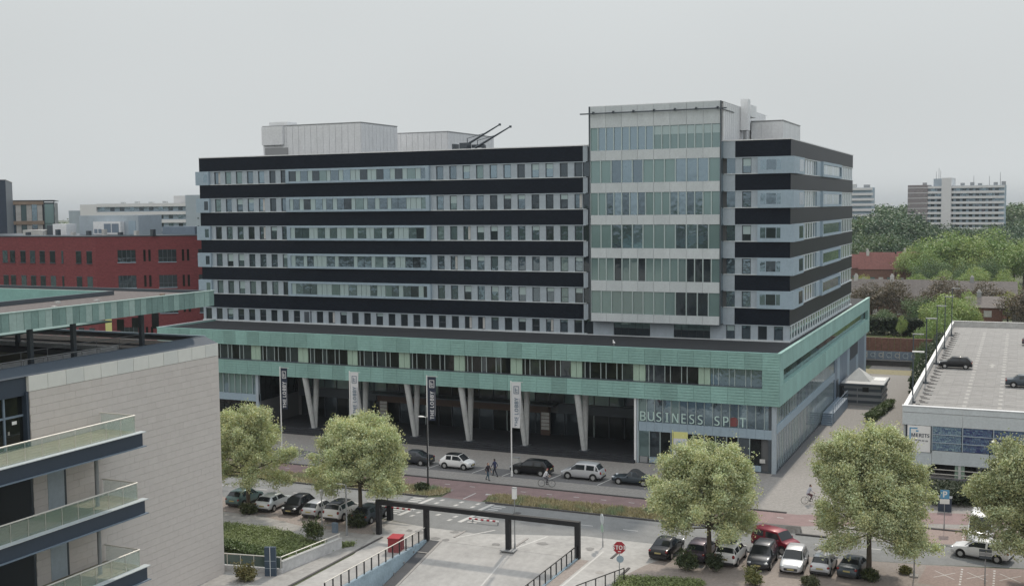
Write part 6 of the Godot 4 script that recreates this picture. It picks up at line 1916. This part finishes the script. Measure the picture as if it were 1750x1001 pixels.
	for q in bar:
		T = thing("barrier", q[2], "barrier", q[0])
		var y := 1.05 if q[1] > 0 else 0.25
		if q[1] > 0:
			put("cabinet", boxm(-0.05, 0.35, 0.0, 1.3, -0.25, 0.25, M.black_metal), T)
			put("counterweight", boxm(-0.9, -0.3, 0.95, 1.15, -0.1, 0.1, M.grey_metal), T)
		else:
			put("foot", boxm(0, 0.1, 0, y, -0.05, 0.05, M.grey_metal), T)
			put("foot", boxm(2.4, 2.5, 0, y, -0.05, 0.05, M.grey_metal), T)
		for k in 10: put("arm_band", boxm(-0.3 + k * 0.28, -0.02 + k * 0.28, y, y + 0.12, -0.05, 0.05, M.white if k % 2 else M.stop_red), T)
	# poles with small boxes
	T = thing("camera_pole", "slim grey pole with white box on top beside the gantry centre post", "pole", Vector3(-13.35, 0, 44.1))
	pole(T, 4.2, 0.05, M.grey_metal)
	put("box", boxm(-0.16, 0.16, 4.1, 4.95, -0.14, 0.14, M.white), T)
	put("box_lid", boxm(-0.18, 0.18, 4.95, 5.0, -0.16, 0.16, M.grey_metal), T)
	T = thing("thin_pole", "thin grey pole behind the left gantry post", "pole", Vector3(-27.4, 0, 39.9))
	pole(T, 4.4, 0.05, M.grey_metal)
	put("cap", boxm(-0.1, 0.1, 4.4, 4.6, -0.1, 0.1, M.grey_metal), T)
	T = thing("sign_pole", "leaning grey pole at the edge of the right car park bays", "pole", Vector3(16.24, 0, 39.15))
	pole(T, 5.0, 0.05, M.grey_metal)
	put("foot", boxm(-0.3, 0.3, 0, 0.12, -0.3, 0.3, M.kerb_pale), T)
	T = thing("route_sign", "dark route sign on a pole seen from behind, before the white hatchback", "sign", Vector3(21.0, 0, 39.0))
	pole(T, 2.5, 0.04, M.grey_metal)
	for k in 3: put("plate", boxm(-0.42, 0.42, 1.85 + k * 0.24, 2.05 + k * 0.24, 0.04, 0.07, M.frame_dark if k != 1 else M.grey_metal), T)
	T = thing("no_entry_back", "pale round sign seen edge-on from behind at the apron exit", "sign", Vector3(-7.1, 0, 40.9), -0.9)
	pole(T, 2.2, 0.035, M.grey_metal)
	b = MB.new()
	b.tube(Vector3(0, 2.3, 0.05), Vector3(0, 2.3, 0.08), 0.42, 0.42, 20)
	put("plate", b.mesh(M.panel_warm), T)
	b = MB.new()
	b.tube(Vector3(0, 1.55, 0.05), Vector3(0, 1.55, 0.08), 0.32, 0.32, 20)
	put("plate", b.mesh(M.pale_green), T)
	# stop sign
	T = thing("stop_sign", "red octagonal STOP sign with a small grey disc below it", "sign", Vector3(-3.55, 0, 47.3), 0.3)
	pole(T, 2.6, 0.035, M.grey_metal)
	b = MB.new()
	var p := []
	for k in 8: p.append(Vector3(cos(TAU * (k + 0.5) / 8), sin(TAU * (k + 0.5) / 8), 0) * 0.47 + Vector3(0, 2.2, 0.07))
	var white_rim := MB.new()
	for k in 8:
		b.tri(Vector3(0, 2.2, 0.07), p[k], p[(k + 1) % 8])
		b.tri(Vector3(0, 2.2, 0.05), p[(k + 1) % 8] - Vector3(0, 0, 0.02), p[k] - Vector3(0, 0, 0.02))
		b.quad(p[k] - Vector3(0, 0, 0.02), p[(k + 1) % 8] - Vector3(0, 0, 0.02), p[(k + 1) % 8], p[k])
	var plate := put("plate", b.mesh(M.stop_red), T)
	put("lettering", lettering("STOP", 0.44, M.white, 0.012, "Droid Sans", 700), plate, Vector3(0, 2.2, 0.078))
	put("line", boxm(-0.1, 0.12, 1.88, 1.94, 0.07, 0.08, M.white), plate)
	b = MB.new()
	b.tube(Vector3(0.05, 1.35, 0.04), Vector3(0.05, 1.35, 0.07), 0.27, 0.27, 20)
	put("disc", b.mesh(M.panel_blue), T)
	# parking sign
	T = thing("parking_sign", "blue square P parking sign with white plate on a thin pole", "sign", Vector3(17.5, 0, 25.6), 0.2)
	pole(T, 3.4, 0.035, M.grey_metal)
	plate = put("plate", boxm(-0.36, 0.36, 2.62, 3.36, 0.04, 0.06, M.sign_blue), T)
	put("lettering", lettering("P", 0.72, M.white, 0.012, "Droid Sans", 700), plate, Vector3(0, 2.99, 0.068))
	put("sub_plate", boxm(-0.38, 0.38, 2.18, 2.58, 0.04, 0.06, M.white), T)
	T = thing("waste_bin", "dark square waste bin beside the hedge and the parking sign", "bin", Vector3(17.2, 0, 19.4))
	put("body", boxm(-0.55, 0.55, 0, 1.15, -0.4, 0.4, M.navy_metal), T)
	put("lid", boxm(-0.6, 0.6, 1.15, 1.25, -0.45, 0.45, M.frame_dark), T)
	T = thing("utility_box", "beige utility box behind the white banner pole at the steps", "box", Vector3(-24.6, 0, 18.2))
	put("body", boxm(-0.32, 0.32, 0, 1.1, -0.2, 0.2, M.off_white), T)
	put("lid", boxm(-0.35, 0.35, 1.1, 1.16, -0.23, 0.23, M.grey_metal), T)
	# gull on the podium roof
	T = thing("gull", "white gull standing on the dark podium roof edge", "bird", Vector3(-17.2, 12.03, 8.6), 0.6)
	b = MB.new()
	b.ball(Vector3(0, 0.3, 0), Vector3(0.13, 0.13, 0.3))
	b.ball(Vector3(0, 0.48, -0.25), Vector3(0.08, 0.09, 0.1))
	b.tube(Vector3(0, 0.47, -0.33), Vector3(0, 0.45, -0.45), 0.025, 0.008, 6)
	b.tube(Vector3(0.05, 0.0, 0), Vector3(0.04, 0.25, 0), 0.012, 0.015, 5)
	b.tube(Vector3(-0.05, 0.0, 0), Vector3(-0.04, 0.25, 0), 0.012, 0.015, 5)
	put("body", b.mesh(M.white), T)

func rail_run(called: String, label: String, at: Vector3, dir: Vector3, n: int, h: float, light: bool):
	var T := thing(called, label, "railing", at)
	var step := 1.05
	var b := MB.new()
	b.tube(Vector3(0, h, 0), dir * step * n + Vector3(0, h, 0), 0.04, 0.04, 8)
	put("handrail", b.mesh(M.rail_light if light else M.black_metal), T)
	b = MB.new()
	b.tube(Vector3(0, 0.1, 0), dir * step * n + Vector3(0, 0.1, 0), 0.015, 0.015, 5)
	for k in n * 7: b.tube(dir * step * k / 7.0 + Vector3(0, 0.1, 0), dir * step * k / 7.0 + Vector3(0, h - 0.04, 0), 0.007, 0.007, 4, false)
	put("infill", b.mesh(M.grey_metal), T)
	var pm := boxm(-0.025, 0.025, 0, h - 0.03, -0.06, 0.06, M.black_metal)
	for k in n + 1: put("post", pm, T, dir * step * k)

# ---------------------------------------------------------------- people
func figure(bones: Array, cell: float) -> ArrayMesh:   # one continuous skin round tapered bones [a, b, ra, rb, colour]
	var lo := Vector3(1e9, 1e9, 1e9)
	var hi := -lo
	for q in bones:
		var r: float = maxf(q[2], q[3]) + 0.06
		lo = lo.min(q[0] - Vector3.ONE * r).min(q[1] - Vector3.ONE * r)
		hi = hi.max(q[0] + Vector3.ONE * r).max(q[1] + Vector3.ONE * r)
	var n := Vector3i(((hi - lo) / cell).ceil()) + Vector3i.ONE
	var f := PackedFloat32Array()
	f.resize(n.x * n.y * n.z)
	f.fill(1.0)
	var near := PackedFloat32Array()
	near.resize(f.size())
	near.fill(9.0)
	var cl := PackedInt32Array()
	cl.resize(f.size())
	for bi in bones.size():
		var q: Array = bones[bi]
		var a: Vector3 = q[0]
		var d: Vector3 = q[1] - a
		var dd := maxf(d.length_squared(), 1e-6)
		var r: float = maxf(q[2], q[3]) + 0.1
		var i0 := Vector3i(((a.min(q[1]) - Vector3.ONE * r - lo) / cell).floor()).clamp(Vector3i.ZERO, n - Vector3i.ONE)
		var i1 := Vector3i(((a.max(q[1]) + Vector3.ONE * r - lo) / cell).ceil()).clamp(Vector3i.ZERO, n - Vector3i.ONE)
		for z in range(i0.z, i1.z + 1):
			for y in range(i0.y, i1.y + 1):
				for x in range(i0.x, i1.x + 1):
					var p := lo + Vector3(x, y, z) * cell
					var t := clampf((p - a).dot(d) / dd, 0, 1)
					var v := p.distance_to(a + d * t) - lerpf(q[2], q[3], t)
					var k := x + n.x * (y + n.y * z)
					if v < near[k]:
						near[k] = v
						cl[k] = bi
					var h := clampf(0.5 + 0.5 * (f[k] - v) / 0.035, 0, 1)
					f[k] = lerpf(f[k], v, h) - 0.035 * h * (1 - h)
	var vid := {}
	var pos := []
	var colr := []
	var off := [Vector3i(0, 0, 0), Vector3i(1, 0, 0), Vector3i(0, 1, 0), Vector3i(1, 1, 0), Vector3i(0, 0, 1), Vector3i(1, 0, 1), Vector3i(0, 1, 1), Vector3i(1, 1, 1)]
	var ed := [[0, 1], [2, 3], [4, 5], [6, 7], [0, 2], [1, 3], [4, 6], [5, 7], [0, 4], [1, 5], [2, 6], [3, 7]]
	for z in n.z - 1:
		for y in n.y - 1:
			for x in n.x - 1:
				var k := x + n.x * (y + n.y * z)
				var vals := []
				var ins := 0
				for o in off:
					var v := f[k + o.x + n.x * (o.y + n.y * o.z)]
					vals.append(v)
					if v < 0: ins += 1
				if ins == 0 or ins == 8: continue
				var s := Vector3.ZERO
				var m := 0
				for e in ed:
					var a: float = vals[e[0]]
					var b2: float = vals[e[1]]
					if (a < 0) == (b2 < 0): continue
					s += Vector3(off[e[0]]).lerp(Vector3(off[e[1]]), a / (a - b2))
					m += 1
				vid[k] = pos.size()
				pos.append(lo + (Vector3(x, y, z) + s / m) * cell)
				colr.append(bones[cl[k]][4])
	var nrm := []
	nrm.resize(pos.size())
	nrm.fill(Vector3.ZERO)
	var quads := []
	var st := [1, n.x, n.x * n.y]
	for z in range(1, n.z - 1):
		for y in range(1, n.y - 1):
			for x in range(1, n.x - 1):
				var k := x + n.x * (y + n.y * z)
				for ax in 3:
					var a := f[k]
					var c := f[k + st[ax]]
					if (a < 0) == (c < 0): continue
					var u: int = st[(ax + 1) % 3]
					var w: int = st[(ax + 2) % 3]
					var q := [k - u - w, k - w, k, k - u]
					var ok := true
					for i in q:
						if not vid.has(i): ok = false
					if not ok: continue
					var idx := [vid[q[0]], vid[q[1]], vid[q[2]], vid[q[3]]]
					if a >= 0: idx.reverse()
					quads.append(idx)
					var fn: Vector3 = (pos[idx[2]] - pos[idx[0]]).cross(pos[idx[3]] - pos[idx[1]])
					for i in idx: nrm[i] += fn
	var b := MB.new()
	b.colored = true
	for q in quads:
		b.col = colr[q[0]]
		b.smooth(pos[q[0]], pos[q[1]], pos[q[2]], pos[q[3]], nrm[q[0]].normalized(), nrm[q[1]].normalized(), nrm[q[2]].normalized(), nrm[q[3]].normalized())
	return b.mesh(M.painted)

func person_bones(top: Color, legs: Color, hair: Color, stride: float, seated := false) -> Array:   # faces -z, 1.75 m tall
	var skin := Color(0.5, 0.32, 0.24)
	var shoe := Color(0.03, 0.03, 0.035)
	var b := []
	var hip := 0.92
	var lean := Vector3(0, 0, -0.05) if not seated else Vector3(0, 0, -0.22)
	b.append([Vector3(0, hip, 0), Vector3(0, 1.2, 0) + lean * 0.5, 0.145, 0.14, top])
	b.append([Vector3(0, 1.2, 0) + lean * 0.5, Vector3(0, 1.4, 0) + lean, 0.14, 0.13, top])
	b.append([Vector3(-0.14, 1.4, 0) + lean, Vector3(0.14, 1.4, 0) + lean, 0.075, 0.075, top])
	b.append([Vector3(0, 1.42, 0) + lean, Vector3(0, 1.53, -0.01) + lean, 0.055, 0.055, skin])
	b.append([Vector3(0, 1.6, -0.025) + lean * 1.1, Vector3(0, 1.67, -0.01) + lean * 1.1, 0.085, 0.09, skin])
	b.append([Vector3(0, 1.6, -0.1) + lean * 1.1, Vector3(0, 1.585, -0.125) + lean * 1.1, 0.018, 0.016, skin])
	b.append([Vector3(0, 1.68, 0.01) + lean * 1.1, Vector3(0, 1.62, 0.035) + lean * 1.1, 0.1, 0.085, hair])
	for s in [-1.0, 1.0]:
		var sw: float = stride * s
		var kn := Vector3(0.1 * s, 0.5, -0.24 * sw - 0.04)
		var an := Vector3(0.1 * s, 0.08, -0.36 * sw + (0.1 if sw < 0 else 0.0))
		if seated:
			kn = Vector3(0.1 * s, 0.72 + 0.1 * s, -0.38)
			an = Vector3(0.1 * s, 0.36 + 0.14 * s, -0.22)
		b.append([Vector3(0.085 * s, hip, 0), kn, 0.09, 0.062, legs])
		b.append([kn, an, 0.06, 0.042, legs])
		b.append([an + Vector3(0, -0.03, 0.03), an + Vector3(0, -0.045, -0.16), 0.042, 0.035, shoe])
		var sh := Vector3(0.19 * s, 1.4, 0) + lean
		var el := Vector3(0.25 * s, 1.13, 0.16 * sw + 0.02) + lean * 0.7
		var wr := Vector3(0.24 * s, 0.9, 0.2 * sw - 0.1) + lean * 0.4
		if seated:
			el = Vector3(0.25 * s, 1.18, -0.3)
			wr = Vector3(0.22 * s, 1.05, -0.5)
		b.append([sh, el, 0.052, 0.042, top])
		b.append([el, wr, 0.042, 0.03, top])
		var hd := (wr - el).normalized()
		b.append([wr, wr + hd * 0.08, 0.034, 0.03, skin])
		for k in 4: b.append([wr + hd * 0.08 + Vector3(0, 0, -0.027 + 0.018 * k), wr + hd * (0.145 + 0.012 * (1 if k in [1, 2] else 0)) + Vector3(-0.015 * s, 0, -0.03 + 0.02 * k), 0.011, 0.009, skin])
		b.append([wr + hd * 0.03 + Vector3(0, 0, -0.025), wr + hd * 0.09 + Vector3(-0.01 * s, 0, -0.06), 0.012, 0.01, skin])
	return b

func bicycle(T: Node, frame: Material):
	for z in [-0.52, 0.52]:
		var b := MB.new()
		b.ring(Vector3(0, 0.34, z), Vector3.RIGHT, 0.33, 0.018, 22, 5)
		var w := put("bicycle_wheel", b.mesh(M.tyre), T)
		b = MB.new()
		for k in 8: b.tube(Vector3(0, 0.34, z), Vector3(0, 0.34 + sin(k * PI / 4) * 0.32, z + cos(k * PI / 4) * 0.32), 0.004, 0.004, 3)
		put("spokes", b.mesh(M.steel), w)
	var f := MB.new()
	var bb := Vector3(0, 0.3, 0.08)
	var seat := Vector3(0, 0.86, 0.24)
	var head := Vector3(0, 0.82, -0.36)
	for q in [[bb, seat], [bb, head], [Vector3(0, 0.74, 0.2), head], [bb, Vector3(0, 0.34, 0.52)], [seat, Vector3(0, 0.34, 0.52)], [head, Vector3(0, 0.34, -0.52)], [head, Vector3(0, 1.02, -0.32)], [Vector3(-0.26, 1.03, -0.34), Vector3(0.26, 1.03, -0.34)]]: f.tube(q[0], q[1], 0.018, 0.018, 6)
	f.tube(Vector3(-0.18, 0.22, 0.08), Vector3(0.18, 0.42, 0.08), 0.015, 0.015, 5)
	put("frame", f.mesh(frame), T)
	f = MB.new()
	f.ball(Vector3(0, 0.89, 0.26), Vector3(0.08, 0.04, 0.14))
	put("saddle", f.mesh(M.plastic), T)

func person(label: String, at: Vector3, turn: float, mesh: ArrayMesh):
	var T := thing("person", label, "person", at, turn)
	put("body", mesh, T)
	return T

func people():
	person("person in dark top and blue trousers walking beside the kerb, nearer of the two", Vector3(-25.15, 0.012, 24.1), -1.9, figure(person_bones(Color(0.03, 0.022, 0.03), Color(0.03, 0.07, 0.1), Color(0.05, 0.03, 0.02), 0.7), 0.03))
	person("person in dark blue clothes striding ahead next to the parking lane", Vector3(-25.2, 0.012, 22.3), 1.3, figure(person_bones(Color(0.025, 0.032, 0.085), Color(0.015, 0.015, 0.025), Color(0.03, 0.02, 0.02), 0.95), 0.03))
	person("person in dark red clothes standing beside the white off-roader", Vector3(2.15, 0.018, 40.4), 0.6, figure(person_bones(Color(0.14, 0.02, 0.02), Color(0.09, 0.018, 0.018), Color(0.03, 0.02, 0.015), 0.15), 0.03))
	var q := [
		["cyclist", "person in white riding a bicycle past the black hatchback", Vector3(-18.7, 0.012, 24.4), -1.4, Color(0.62, 0.62, 0.64), Color(0.1, 0.1, 0.12)],
		["cyclist", "person in pale clothes riding a bicycle on the alley paving by the tall maple", Vector3(5.9, 0.012, 21.4), -1.1, Color(0.42, 0.43, 0.48), Color(0.12, 0.06, 0.07)],
	]
	for c in q:
		var B := thing("bicycle", "thin grey bicycle ridden by the %s" % ("person in white" if c == q[0] else "person in pale clothes"), "bicycle", c[2], c[3])
		bicycle(B, M.grey_metal)
		person(c[1], c[2] + Vector3(0, 0.02, 0) + Vector3(0, 0, 0.24).rotated(Vector3.UP, c[3]), c[3], figure(person_bones(c[4], c[5], Color(0.05, 0.035, 0.03), 0, true), 0.03))
